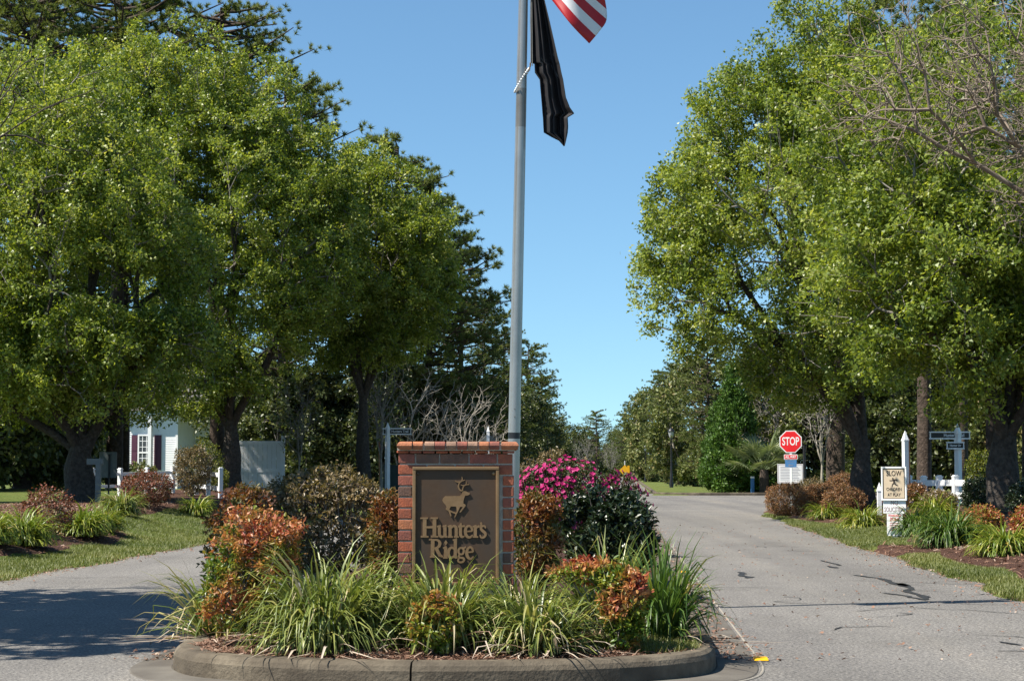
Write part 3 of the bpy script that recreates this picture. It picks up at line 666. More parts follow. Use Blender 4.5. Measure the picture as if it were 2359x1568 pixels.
plant(pineA, 265, 61, 18.2, 18, 'tall dark pine whose head shows above the crowns, at the top edge')
plant(pineA, 500, 63, top_h(15, 63), 18, 'dark pine against the sky just above the tall pear crown', rz=2.0)
plant(pineA, 100, 64, 20, 18, 'tall dark pine at the left edge behind the broad pear tree', rz=4.0)
plant(pineA, 55, 58, 17, 18, 'tall dark pine half outside the left edge', rz=5.0)
plant(pineB, 185, 64.2, 12.5, 14, 'pine with low boughs filling the crown gap of the broad pear', rz=0.4)
plant(pineB, 288, 64.4, 13.5, 14, 'pine with low boughs right behind the broad pear, above the house', rz=2.4)
plant(pineB, 650, 90, top_h(190, 90), 14, 'dark pine peeping out right of the tall pear crown', rz=1.0)
for x, yt, Y, p, l in ((905, 335, 91, pineB, 'dark pine rising just behind the rounded pear crown'), (985, 430, 93, pineB, 'pine with ragged top right behind the rounded pear crown'),
                       (1062, 555, 96, pineC, 'sunlit green pine beside the flagpole, tallest one clear of the pear'), (1115, 700, 102, pineC, 'light green pine touching the flagpole from behind, lower than its neighbour'),
                       (1160, 768, 118, pineB, 'dark pine directly behind the flagpole'), (1215, 800, 135, pineB, 'dark pine just right of the flagpole'),
                       (1247, 870, 155, pineC, 'green pine second from the far gap, right of the flagpole'), (1272, 935, 185, pineB, 'last dark pine of the row at the far gap')):
    plant(p, x, Y, top_h(yt, Y), 14 if p is pineB else 10, l, WL)
for x, h, Y in ((-20, 6.5, 56), (45, 6.0, 58), (115, 5.8, 60), (75, 5.0, 63), (-70, 7, 54), (130, 4.6, 104), (190, 4.4, 106)):
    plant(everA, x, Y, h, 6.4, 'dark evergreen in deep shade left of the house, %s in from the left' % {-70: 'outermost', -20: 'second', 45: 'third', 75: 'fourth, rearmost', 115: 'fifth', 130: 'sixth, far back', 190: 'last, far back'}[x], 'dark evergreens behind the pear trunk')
for x, h, Y, l in ((215, 8.5, 126, 'tall dark tree behind the left end of the house'), (275, 9, 129, 'tall dark tree behind the house roof, second from its left end'), (400, 9.5, 130, 'tall dark tree behind the middle of the house roof'), (500, 9.5, 131, 'tall dark tree behind the right end of the house')):
    plant(everA, x, Y, h, 6.4, l, 'trees behind the house')
ORD = 'first second third fourth fifth sixth seventh eighth ninth tenth eleventh twelfth thirteenth fourteenth'.split()
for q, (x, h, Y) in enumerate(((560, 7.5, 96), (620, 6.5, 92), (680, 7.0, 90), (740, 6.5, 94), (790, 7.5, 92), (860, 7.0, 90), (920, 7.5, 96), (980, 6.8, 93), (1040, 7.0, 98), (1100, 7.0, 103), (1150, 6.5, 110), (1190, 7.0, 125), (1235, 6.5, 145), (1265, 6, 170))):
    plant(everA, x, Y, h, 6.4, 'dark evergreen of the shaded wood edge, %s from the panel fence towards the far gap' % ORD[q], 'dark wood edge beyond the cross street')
for q, (x, yt, Y, p) in enumerate(((1632, 780, 116, pineC), (1598, 810, 128, everB), (1562, 838, 145, pineC), (1534, 858, 158, pineC), (1508, 880, 175, everB), (1482, 903, 195, pineC), (1458, 930, 220, pineC), (1440, 955, 250, pineC), (1426, 985, 290, everB))):
    plant(p, x, Y, top_h(yt, Y), {everB: 6.4, pineC: 10, pineB: 14}[p], 'green tree of the wood edge behind the street lamps, %s from the cypress' % ORD[q], 'woods right of the far road')
plant(cyp, 1690, 90, top_h(845, 90), 6.6, 'bright green conical cypress left of the fan palm')
plant(cyp, 1652, 93, top_h(930, 93), 6.6, 'smaller green cypress against the larger one')
for q, (x, yt, Y) in enumerate(((1640, 1000, 110), (1590, 1020, 138), (1540, 1035, 152), (1500, 1048, 172))):
    plant(everB, x, Y, top_h(yt, Y), 6.4, 'low olive shrub tree at the lawn edge, %s from the cypress' % ORD[q], 'low shrub trees behind the lamps')
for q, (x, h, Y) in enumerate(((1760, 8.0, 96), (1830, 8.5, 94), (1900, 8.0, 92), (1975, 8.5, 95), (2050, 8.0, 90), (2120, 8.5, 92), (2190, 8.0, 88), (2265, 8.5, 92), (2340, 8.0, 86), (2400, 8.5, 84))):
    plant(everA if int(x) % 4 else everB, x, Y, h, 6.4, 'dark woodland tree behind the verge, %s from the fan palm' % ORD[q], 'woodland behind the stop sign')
plant(bareC, 1795, 92, 7.2, 7.0, 'bare reddish twiggy tree above the fan palm')
plant(bareC, 1345, 235, 5.6, 7.0, 'bare reddish tree low in the far gap', 'bare trees in the far gap')
plant(bareC, 1405, 225, 4.9, 7.0, 'greyish bare tree at right of the far gap', 'bare trees in the far gap')
plant(everA, 1312, 270, top_h(970, 270), 6.4, 'round dark far tree left in the gap'); plant(pineB, 1375, 285, top_h(948, 285), 14, 'far rounded pine in the middle of the gap', sx=1.0)
plant(everA, 1425, 260, top_h(1005, 260), 6.4, 'low dark far tree at the right of the gap'); plant(everA, 1345, 300, top_h(985, 300), 6.4, 'low dark far tree behind the reddish bare tree')
for q, x in enumerate((1275, 1310, 1345, 1380, 1415, 1450)):
    plant(everA, x, 345 + 4 * q, top_h(1015, 345), 6.4, 'small dark tree of the farthest tree line, %s from the pine row' % ORD[q], 'farthest tree line in the gap', sx=1.35)
plant(bareA, 925, 90, 6.4, 5.4, 'spreading bare pale branched shrub tree behind the street name post', rz=0.2)
plant(bareA, 1060, 89, 5.4, 5.4, 'leaning bare pale branched shrub tree right behind the brick sign', rz=0.0)
plant(bareB, 690, 62.5, 4.4, 6.0, 'slender pale sapling with thin leaves by the tall white panel fence')
plant(bareB, 878, 63, 5.6, 6.0, 'slender forked pale sapling beside the street name post', rz=1.2)
plant(bareB, 1892, 57, 5.0, 6.0, 'slender grey sapling behind the evergreen dome', rz=2.2)
plant(bareB, 1915, 58, 5.2, 6.0, 'pale forked sapling left of the brown pine trunk', rz=0.3)
for x, Y, rr, l in ((1922, 58, 0.31, 'bare grey brown pine trunk left of the leaning pear trunk'), (2125, 52, 0.21, 'grey brown pine trunk behind the children sign'), (2285, 48, 0.20, 'reddish pine trunk half hidden by the thick pear trunk'), (2368, 46, 0.22, 'pine trunk at the right edge of the picture'), (2215, 62, 0.14, 'thin brown pine trunk right of the white street name post')):
    X = WX(x, Y); g = gz(X, Y); root = empty('pine_tree', (X, Y, g)); rng = np.random.default_rng(x)
    V, Q = trunk_tube([np.array([0, 0, -.2]), np.array([.05, 0, 4]), np.array([-.05, .1, 8]), np.array([.1, 0, 14.])], [rr, rr * .9, rr * .75, rr * .4], 12, rng, 0.25)
    link('trunk', npmesh('trunk', V, Q), M['pine_bark'], root)
    c = [ch for ch in pineB.children if ch.name.startswith('crown')][0].copy(); COL.objects.link(c); c.parent = root; c.location = (0, 0, 1.0); c.rotation_euler = (0, 0, x)
    tag(root, l, 'tree', 'pine trunks behind the verge')

# ------------------------------------------------------------------ shrubs and strap-leaved clumps
def shrub(name, label, loc, ells, seed, n, per, L, Wd, leafm, twigm='twig', stems=6, spread=0.02, r_twig=0.0025, R0=0.012, shade=None, hexa=True, group=None, gate=0.2, nscale=4.0, shell=0.25, up=0.7, droop=0.0, extra=None, cat='shrub', wig=0.15, leafy=1.0, t0=0.15):
    rng = np.random.default_rng(seed); root = empty(name, loc); ells = [(np.array(c, float), np.array(r, float)) for c, r in ells]
    pts = crown_points(rng, ells, n, shell, gate, nscale, 0.03, seed)
    bez, ra, rb, tw = skeleton(rng, (0, 0, -0.02), (0, 0, 1), pts, stems, r_twig, R0, 0.5, wig)
    link('stems', branch_mesh('stems', bez, ra, rb, fine=False), M[twigm], root)
    tw2 = tw & (rng.uniform(0, 1, len(tw)) < leafy)
    V, Fq, rn = twig_leaves(rng, bez, tw2, per, spread, L, Wd, up, droop, hexa, shade, t0)
    link('foliage', npmesh('foliage', V, Fq, {'rnd': rn}), M[leafm], root)
    if extra: extra(rng, root, pts, ells)
    return tag(root, label, cat, group)
def blade_mesh(seed, n, h, spread, wid=0.011, rad=0.10, lo=40, hi=86, bend=1.5, seg=6, dry=0.05):
    rng = np.random.default_rng(seed)
    a = rng.uniform(0, 2 * np.pi, n); rr = rad * np.sqrt(rng.uniform(0, 1, n))
    base = np.stack([rr * np.cos(a), rr * np.sin(a), np.zeros(n) - 0.01], 1)
    a2 = a + rng.normal(0, 0.55, n); el = np.radians(rng.uniform(lo, hi, n) - 0 * rr); L = h * rng.uniform(0.55, 1.15, n)
    dirh = np.stack([np.cos(a2), np.sin(a2), np.zeros(n)], 1)
    bnd = bend * rng.uniform(0.45, 1.25, n) * (1.15 - el / np.pi * 0.9)
    P = [base]; ds = L / (seg - 1)
    tw = rng.normal(0, 0.12, n)
    kink = (rng.uniform(0, 1, n) < 0.22) * rng.uniform(0.5, 1.5, n); tk = rng.uniform(0.35, 0.85, n); dr_ = rng.normal(0, 0.5, n)
    for k in range(1, seg):
        t = (k - 0.5) / (seg - 1); e = el - bnd * t * t * 1.35 - kink * (t > tk)
        a3 = a2 + dr_ * t * t; dirh = np.stack([np.cos(a3), np.sin(a3), np.zeros(n)], 1)
        dd = dirh * (np.cos(e) * spread)[:, None] + np.array([0, 0, 1.0]) * np.sin(e)[:, None]
        P.append(P[-1] + dd * ds[:, None])
    P = np.stack(P, 1)
    P[..., 2] = np.maximum(P[..., 2], 0.012 * rng.uniform(0, 1, n)[:, None] - 0.01 + 0.006)
    side = np.stack([-np.sin(a2 + tw * 3), np.cos(a2 + tw * 3), tw], 1)[:, None]
    w = wid * rng.uniform(0.7, 1.25, n)[:, None, None] * np.array([0.75, 1.0, 1.0, 0.85, 0.55, 0.06][:seg])[None, :, None] * 0.5
    upv = np.array([0, 0, 1.0]) * (w * 0.5)
    V = np.stack([P + side * w + upv, P, P - side * w + upv], 2).reshape(-1, 3)
    i = np.arange(n * seg * 3).reshape(n, seg, 3)
    Q = np.concatenate([np.stack([i[:, :-1, c], i[:, :-1, c + 1], i[:, 1:, c + 1], i[:, 1:, c]], -1).reshape(-1, 4) for c in (0, 1)])
    rn = np.clip(rng.beta(2, 2.4, n) * 0.85 + (rng.uniform(0, 1, n) < dry) * 0.6, 0, 1)
    rv = np.repeat(rn[:, None], seg * 3, 1); rv = np.clip(rv + np.repeat(np.linspace(0, 0.12, seg), 3)[None], 0, 1)
    return npmesh('blades', V, Q, {'rnd': rv.ravel()})
def clump(label, loc, seed, n, h, leafm='blade', spread=1.0, wid=0.016, rad=0.10, group=None, name='liriope_clump', dead=0, **kw):
    root = empty(name, loc)
    o = link('blades', blade_mesh(seed, n, h, spread, wid, rad, **kw), M[leafm], root); o['kind'] = 'stuff'
    if dead:
        o = link('dead_blades', blade_mesh(seed + 500, dead, h * 0.7, 1.2, wid, rad * 1.3, lo=-5, hi=30, bend=0.7, dry=0.9), M['straw'], root); o['kind'] = 'stuff'
    return tag(root, label, 'plant', group)
def IZ(x, y): return float(isl_z(np.array(x), np.array(y)))
def ip(px, Y): X = WX(px, Y); return (X, Y, IZ(X, Y) - 0.01)
GC = 'strap-leaved clumps at the front of the island'
clump('largest green strap-leaved clump, left of the brick sign at the kerb', ip(750, 11.25), 101, 780, 0.80, group=GC, rad=0.17, dead=50, lo=26, hi=80, wid=0.016, bend=1.9, spread=0.70)
clump('pale drooping strap-leaved clump hanging over the kerb at the left corner', ip(505, 12.35), 102, 220, 0.66, 'blade', spread=0.85, group=GC, rad=0.12, dead=25, dry=0.3, lo=20, hi=80)
clump('green strap-leaved clump growing between the big clump and the brick sign', ip(850, 11.5), 103, 380, 0.66, spread=0.66, group=GC, rad=0.13, lo=28, hi=80)
clump('green strap-leaved clump right in front of the bronze plaque', ip(1025, 11.28), 104, 520, 0.78, 'blade', spread=0.60, group=GC, rad=0.17, dead=30, lo=25, hi=80, bend=1.9)
clump('yellowish strap-leaved clump front right of the brick sign', ip(1240, 11.15), 105, 600, 0.61, spread=0.68, group=GC, rad=0.16, dead=60, dry=0.12, lo=20, hi=76, bend=1.9)
clump('green strap-leaved clump at the lower right corner of the plaque', ip(1190, 11.5), 106, 260, 0.60, spread=0.7, group=GC, rad=0.12, lo=25, hi=85)
clump('tall green strap-leaved clump behind the orange nandina, under the dark camellia', ip(1390, 12.6), 107, 380, 0.74, spread=0.7, group=GC, rad=0.16, lo=25, hi=88)
clump('long dark strap-leaved clump arching over the right kerb', ip(1515, 11.9), 108, 440, 0.78, 'blade_dark', spread=0.6, group=GC, rad=0.14, dead=25, lo=30, hi=88)

def nan_shade(lowgreen=0.35, mid=0.55, var=0.2, top=0.7, h=0.8):
    def f(P, rnd, rng):
        t = np.clip(P[:, 2] / h, 0, 1)
        patch = vnoise(P * 7.0, 77)
        return mid + (t - 0.6) * 0.22 + (patch - 0.5) * 1.0 + rng.normal(0, var * 0.5, len(P))
    return f
shrub('nandina_shrub', 'tall orange and red nandina at the left corner of the island', ip(588, 11.62), [((0, 0, 0.50), (0.33, 0.28, 0.38)), ((0.12, 0, 0.70), (0.24, 0.22, 0.14)), ((-0.1, -0.05, 0.36), (0.24, 0.24, 0.3))], 201, 620, 12, 0.042, 0.015, 'nandina', shade=nan_shade(mid=0.37), stems=7, spread=0.018)
shrub('nandina_shrub', 'orange nandina in front of the right-hand strap-leaved clumps', ip(1415, 11.22), [((0.04, 0, 0.33), (0.16, 0.15, 0.19)), ((-0.14, 0.1, 0.48), (0.26, 0.14, 0.08)), ((0.05, -0.04, 0.17), (0.13, 0.12, 0.16)), ((0.06, 0.05, 0.42), (0.15, 0.12, 0.1))], 202, 420, 11, 0.045, 0.017, 'nandina', shade=nan_shade(mid=0.42, h=0.55), stems=6, spread=0.018)
shrub('nandina_shrub', 'small yellow green nandina at the kerb below the plaque', ip(1000, 10.95), [((0, 0, 0.18), (0.16, 0.13, 0.17)), ((0.03, 0, 0.28), (0.1, 0.1, 0.1))], 203, 190, 9, 0.045, 0.02, 'nandina', shade=lambda P, r, g: 0.08 + 0.5 * P[:, 2] / 0.35 * g.uniform(0.3, 1.0, len(P)) + g.normal(0, 0.1, len(P)), stems=5, spread=0.015)
shrub('nandina_shrub', 'dull bronze nandina right of the flagpole foot', ip(1236, 14.9), [((0, 0, 0.45), (0.19, 0.25, 0.42)), ((0.03, 0, 0.72), (0.18, 0.2, 0.13))], 204, 560, 12, 0.042, 0.017, 'nandina_dull', shade=nan_shade(mid=0.5, h=1.0), stems=7)
shrub('nandina_shrub', 'dull orange nandina behind the tall nandina at the island edge', ip(555, 14.6), [((0, 0, 0.5), (0.3, 0.28, 0.45)), ((0.05, 0, 0.85), (0.2, 0.2, 0.18))], 205, 460, 12, 0.042, 0.017, 'nandina_dull', shade=nan_shade(mid=0.55, h=0.95), stems=7)
shrub('nandina_shrub', 'bronze nandina between the brown shrub and the left side of the sign', ip(893, 15.2), [((0, 0, 0.45), (0.2, 0.25, 0.4)), ((0, 0, 0.66), (0.15, 0.17, 0.16))], 206, 460, 12, 0.042, 0.017, 'nandina_dull', shade=nan_shade(mid=0.5, h=1.0), stems=7)
shrub('clipped_shrub', 'large brownish twiggy clipped shrub left of the brick sign', ip(742, 16.8), [((0, 0, 0.62), (0.60, 0.5, 0.54)), ((0.05, 0, 0.90), (0.50, 0.42, 0.20))], 207, 1500, 7, 0.042, 0.024, 'brown_leaf', stems=8, R0=0.02, r_twig=0.0042, twigm='tan_bark', shell=0.22)
def cam_hl(P, r, g): return r
shrub('camellia_shrub', 'dark glossy camellia right of the flagpole', ip(1395, 17.6), [((0, 0, 0.46), (0.48, 0.44, 0.41)), ((-0.05, 0, 0.61), (0.39, 0.38, 0.21)), ((0.10, 0, 0.32), (0.43, 0.4, 0.3))], 208, 1100, 9, 0.065, 0.036, 'camellia', stems=8, R0=0.02, spread=0.025, up=1.0)
def blossoms(frac, size, matn='pink', cond=None):
    def f(rng, root, pts, ells):
        k = rng.uniform(0, 1, len(pts)) < frac
        if cond is not None: k &= cond(pts, rng)
        P = pts[k]; c = np.mean([e[0] for e in ells], 0); m = len(P)
        if m == 0: return
        out = norm(P - c + rng.normal(0, 0.15, P.shape) + np.array([0, -0.25, 0.15])); P = P + out * 0.03
        a = norm(np.cross(out, rng.normal(0, 1, P.shape))); b2 = np.cross(out, a); Vs, Fs, Rn, o = [], [], [], 0
        for q in range(5):
            th = q * 2 * np.pi / 5; ax = norm(a * math.cos(th) + b2 * math.sin(th) + out * 0.45)
            V, Fq, rn = leaves(P, ax, out, np.full(m, size) * rng.uniform(0.8, 1.2, m), np.full(m, size * 0.85), np.clip(rng.normal(0.5, 0.2, m), 0, 1), 0.1, True)
            Vs.append(V); Fs.append(Fq + o); Rn.append(rn); o += len(V)
        link('blossoms', npmesh('blossoms', np.concatenate(Vs), np.concatenate(Fs), {'rnd': np.concatenate(Rn)}), M[matn], root)
    return f
shrub('azalea_shrub', 'broad azalea full of bright pink blossoms behind the flagpole', ip(1330, 26.0), [((-0.1, 0, 0.64), (0.76, 0.6, 0.52)), ((0.42, 0, 0.57), (0.54, 0.5, 0.46)), ((-0.5, 0, 0.60), (0.42, 0.5, 0.52))], 209, 1700, 8, 0.05, 0.024, 'azalea_leaf', stems=8, R0=0.02, shell=0.2,
      extra=blossoms(0.8, 0.042, cond=lambda P, g: vnoise(P * 3.2, 8) > 0.46))
shrub('clipped_shrub', 'low bronze clipped shrub behind the azalea in the island', ip(1260, 33), [((0, 0, 0.8), (0.8, 0.6, 0.62))], 210, 700, 9, 0.05, 0.028, 'brown_leaf', stems=8, R0=0.02, r_twig=0.0035, shell=0.22)

# verge clumps and shrubs
def gp_(px, Y): X = WX(px, Y); return (X, Y, float(bed_z(np.array([X]), np.array([Y]))[0]) - 0.01)
def fit(px, Y0, py):
    Ys = np.linspace(14, 64, 1200); X = (px - CXP) / F_PX * Ys; z = np.maximum(ground_z(X, Ys), bed_z(X, Ys))
    ang = np.arctan((z - CAM_H) / Ys) - PITCH; yy = CYP - F_PX * np.tan(ang)
    k = np.argmax(yy <= py) if (yy <= py).any() else 800; return (float(X[k]), float(Ys[k]), float(z[k]) - 0.01), float(Ys[k]) / Y0
GR, GL = 'strap-leaved clumps of the mulch bed by the stop sign', 'strap-leaved clumps of the bed by the pear trunks'
for k, (px, Y, py, n, h, mt, lab) in enumerate((
    (1983, 32.0, 1217, 300, 0.46, 'blade_yellow', 'yellow green clump left of the children sign, the rounder one'),
    (1900, 37.0, 1195, 180, 0.42, 'blade_yellow', 'small yellow green clump tucked against the round bronze shrub'),
    (1862, 44.5, 1172, 180, 0.42, 'blade_dark', 'small dark green clump in front of the low bronze hedge'),
    (2108, 29.5, 1230, 260, 0.50, 'blade_dark', 'dark green clump at the foot of the children sign'),
    (2150, 32.5, 1196, 240, 0.48, 'blade_yellow', 'yellow green clump in front of the white fence'),
    (2185, 25.0, 1258, 420, 0.58, 'blade_dark', 'largest dark green clump, at the head of the shaded mulch'),
    (2308, 22.6, 1278, 300, 0.46, 'blade_yellow', 'bright yellow green clump in front of the thick pear trunk'),
    (2240, 30.5, 1215, 200, 0.42, 'blade_dark', 'green clump beside the round speckled shrub'))):
    lc, kk = fit(px, Y, py)
    clump(lab, lc, 300 + k, int(n * 1.7), h * 1.35 * kk, mt, spread=0.95, wid=0.022, rad=0.14, group=GR, lo=25, hi=85, bend=2.6)
for k, (px, Y, py, n, h, mt, lab) in enumerate((
    (55, 25.3, 1253, 380, 0.52, 'blade_yellow', 'large yellow green clump at the left edge of the picture'),
    (-25, 24.6, 1250, 300, 0.52, 'blade_yellow', 'yellow green clump cut by the left edge of the picture'),
    (190, 28.2, 1233, 320, 0.50, 'blade_yellow', 'yellow green clump below the scarred pear trunk'),
    (237, 29.6, 1222, 260, 0.46, 'blade_yellow', 'yellow green clump in front of the grey post'),
    (282, 36.0, 1185, 300, 0.52, 'blade', 'green clump below the red leaved shrub'),
    (455, 38.5, 1185, 220, 0.46, 'blade_yellow', 'small clump on the mulch mound below the rounded evergreen'))):
    lc, kk = fit(px, Y, py)
    clump(lab, lc, 320 + k, int(n * 1.7), h * 1.35 * kk, mt, spread=0.95, wid=0.022, rad=0.14, group=GL, lo=25, hi=85, bend=2.6)
def rshrub(label, px, Y, w, h, seed, leafm, py=None, n=700, name='round_shrub', L=0.05, Wd=0.03, per=8, group=None, **kw):
    lc, kk = fit(px, Y, py) if py else (gp_(px, Y), 1.0)
    a, hh = w / 2 * kk, h / 2 * kk
    return shrub(name, label, lc, [((0, 0, hh * 1.05), (a, a, hh))], seed, n, per, L, Wd, leafm, stems=7, R0=0.016, shell=0.18, group=group, spread=0.03, r_twig=0.003, hexa=False, **kw)
GB = 'clipped bronze hedge balls by the stop sign'
rshrub('round red and yellow speckled shrub in front of the thick pear trunk', 2262, 27.4, 0.58, 0.46, 401, 'nandina', py=1240, shade=lambda P, r, g: g.uniform(0.15, 0.9, len(P)))
rshrub('red speckled shrub cut by the right edge of the picture', 2372, 27.0, 0.6, 0.5, 402, 'nandina', py=1242, shade=lambda P, r, g: g.uniform(0.2, 1.0, len(P)))
rshrub('round bronze shrub left of the pear trunk, nearest the road', 1940, 37.6, 0.9, 0.62, 403, 'bronze_leaf', py=1190, group=GB, n=1700, L=0.036, Wd=0.024, gate=0.0)
rshrub('large bronze hedge ball directly below the stop sign', 1812, 47.0, 1.2, 0.92, 404, 'bronze_leaf', group=GB, n=1700, L=0.036, Wd=0.024, gate=0.0)
rshrub('bronze hedge ball between the stop sign ball and the pear trunk', 1885, 47.5, 0.95, 0.72, 405, 'bronze_leaf', group=GB, n=1700, L=0.036, Wd=0.024, gate=0.0)
rshrub('bronze hedge ball against the pear trunk, behind the others', 1940, 50.5, 1.05, 0.82, 406, 'bronze_leaf', group=GB, n=1700, L=0.036, Wd=0.024, gate=0.0)
rshrub('dark green clipped dome behind the bronze hedge balls', 1868, 53.0, 1.0, 0.9, 407, 'brown_leaf')
rshrub('brownish shrub with pale leaves in front of the white fence', 2160, 36.5, 0.75, 0.44, 408, 'brown_leaf', py=1182, extra=blossoms(0.06, 0.032, 'petal'))
rshrub('dark shrub between the white fence and the thick pear trunk', 2252, 35.0, 0.66, 0.75, 409, 'camellia', py=1188, extra=blossoms(0.02, 0.03, 'petal'))
rshrub('yellow green conical shrub left of the thick pear trunk', 2252, 40.0, 0.62, 1.3, 410, 'yellow_leaf', name='conical_shrub')
rshrub('brown leaved shrub half hidden behind the children sign', 2098, 38.0, 0.6, 0.52, 411, 'bronze_leaf', py=1172, extra=blossoms(0.08, 0.03, 'petal'))
rshrub('dark shrub below the pear branches right of the thick trunk', 2362, 33.0, 0.7, 0.75, 412, 'camellia', py=1205)
rshrub('thin reddish half bare shrub left of the scarred pear trunk', 115, 28.6, 0.86, 0.72, 413, 'red_leaf', py=1230, n=420, per=5, name='thin_shrub', twigm='tan_bark')
rshrub('wide red leaved shrub in front of the white rail fence', 342, 42.0, 1.3, 0.8, 414, 'red_leaf', py=1166, n=800, per=6, twigm='tan_bark')
rshrub('rounded dark evergreen shrub in front of the white house', 445, 45.0, 0.95, 1.25, 415, 'brown_leaf', py=1142, n=900, name='evergreen_shrub')
rshrub('yellow topped shrub peeping over the rounded evergreen', 475, 49.0, 1.0, 1.45, 416, 'yellow_leaf', n=500, name='yellow_shrub')
rshrub('small shrub at the fence gate post below the slim pear trunk', 505, 44.0, 0.5, 0.6, 417, 'yellow_leaf', py=1132, n=260)
rshrub('low evergreen hedge block behind the blue marker post', 1745, 90.0, 2.0, 1.2, 418, 'cypress', n=700, L=0.12, Wd=0.08, name='hedge')
rshrub('shrub growing in front of the house window', 325, 104, 2.3, 1.7, 419, 'olive', n=400, L=0.14, Wd=0.09, name='window_shrub')

# fan palm
def palm(loc, label):
    root = empty('fan_palm', loc); rng = np.random.default_rng(77)
    V, Q = trunk_tube([np.array([0, 0, -.1]), np.array([0, 0, .3]), np.array([0, 0, .6]), np.array([0, 0, .9])], [.16, .17, .18, .14], 10, rng, .2)
    link('trunk', npmesh('trunk', V, Q), M['pine_bark'], root)
    for k in range(26):
        a = k * 2.399; el = R(rng.uniform(5, 75)); st = 0.9 + rng.uniform(0, .35)
        d = np.array([math.cos(a) * math.cos(el), math.sin(a) * math.cos(el), math.sin(el)]); h0 = np.array([0, 0, .85]); tip = h0 + d * st
        sd = norm(np.cross(d, [0, 0, 1.0])); up = np.cross(sd, d); n = 22
        th = np.linspace(-1.9, 1.9, n); ax = norm(d[None] * np.cos(th)[:, None] + sd[None] * np.sin(th)[:, None] - np.array([0, 0, .18]) * (1 + np.abs(th))[:, None])
        V, Fq, rn = leaves(np.repeat(tip[None], n, 0), ax, np.repeat(up[None], n, 0), np.full(n, .78) * (1 - .15 * np.abs(th) / 1.9), np.full(n, .06), np.clip(rng.normal(.55, .25, n), 0, 1), .2)
        bz = np.array([[h0, h0 + d * st * .3, h0 + d * st * .6, tip]]); V2, Q2 = tubes(bz, np.array([.018]), np.array([.01]), 4, 4)
        me = npmesh('frond', np.concatenate([V, V2]), [Fq, Q2 + len(V)], {'rnd': np.concatenate([rn, np.full(len(V2), .4)])})
        link('frond', me, M['palm'], root)
    return tag(root, label, 'palm')
palm((WX(1757, 88.4), 88.4, gz(WX(1757, 88.4), 88.4)), 'grey green fan palm left of the stop sign').scale = (1.3, 1.3, 1.3)

# ------------------------------------------------------------------ brick sign
M['mortar'] = rough_mat('mortar', (0.40, 0.36, 0.30), (0.56, 0.51, 0.44), 30, 0.9, 0.6, 90)
def brick_mat(name, c1, c2): return rough_mat(name, c1, c2, 28, 0.88, 0.8, 90, big=(11, tuple(0.55 * (a + b) / 2 + 0.02 for a, b in zip(c1, c2))), bdist=0.006, spec=0.25)
BR = [brick_mat('red_brick', (0.33, 0.088, 0.045), (0.46, 0.14, 0.072)), brick_mat('orange_brick', (0.38, 0.13, 0.06), (0.50, 0.20, 0.10)),
      brick_mat('dark_brick', (0.15, 0.08, 0.058), (0.23, 0.125, 0.085)), brick_mat('buff_brick', (0.32, 0.17, 0.11), (0.40, 0.25, 0.17)), brick_mat('wine_brick', (0.28, 0.085, 0.058), (0.37, 0.125, 0.085))]
M['bronze'] = rough_mat('bronze_plate', (0.070, 0.040, 0.023), (0.090, 0.055, 0.033), 40, 0.62, 0.15, 200, metal=0.0, spec=0.15, big=(3, (0.066, 0.048, 0.036)), bdist=0.002)
M['gold'] = rough_mat('worn_gold', (0.21, 0.125, 0.058), (0.28, 0.17, 0.085), 12, 0.42, 0.1, metal=0.35)
SY = 11.75; SS = PX(SY)
def sx(px): return (px - 1050.0) / SS
def sz(py): return CAM_H + (HORIZ - py) / SS
sign = empty('brick_sign', (WX(1050, SY), SY, 0.0), R(-0.5))
tag(sign, 'low brick sign with bronze deer plaque in the middle of the planted island', 'sign')
rng = random.Random(5)
PITCH_B = 25.2 / SS; BH = PITCH_B * 0.86; DEP = 0.30
xl, xr = sx(918), sx(1183); ytop = sz(1045)
pl, pr = sx(951), sx(1150); ptop = sz(1074); pbot = sz(1345)
bm = bmesh.new(); bm_box(bm, ((xl + xr) / 2, DEP / 2 + 0.006, (ytop + 0.05) / 2), (xr - xl - 0.016, DEP - 0.014, ytop - 0.05)); bm_obj('mortar', bm, M['mortar'], sign)
bmeshes = {}
def brick(name, x0, x1, z0, z1, y0, y1, mt):
    key = (name, round(x1 - x0, 3), round(z1 - z0, 3), round(y1 - y0, 3), mt.name)
    if key not in bmeshes:
        b = bmesh.new(); bm_box(b, (0, 0, 0), (x1 - x0, y1 - y0, z1 - z0), None, 0.005); me = bpy.data.meshes.new(name); b.to_mesh(me); b.free(); me.materials.append(mt); bmeshes[key] = me
    o = bpy.data.objects.new(name, bmeshes[key]); COL.objects.link(o); o.parent = sign
    o.location = ((x0 + x1) / 2, (y0 + y1) / 2 + rng.uniform(-0.002, 0.002), (z0 + z1) / 2); o.rotation_euler = (rng.uniform(-.01, .01), rng.uniform(-.006, .006), rng.uniform(-.012, .012))
    return o
nc = int((ytop - 0.1) / PITCH_B)
hw = sx(951) - sx(918)
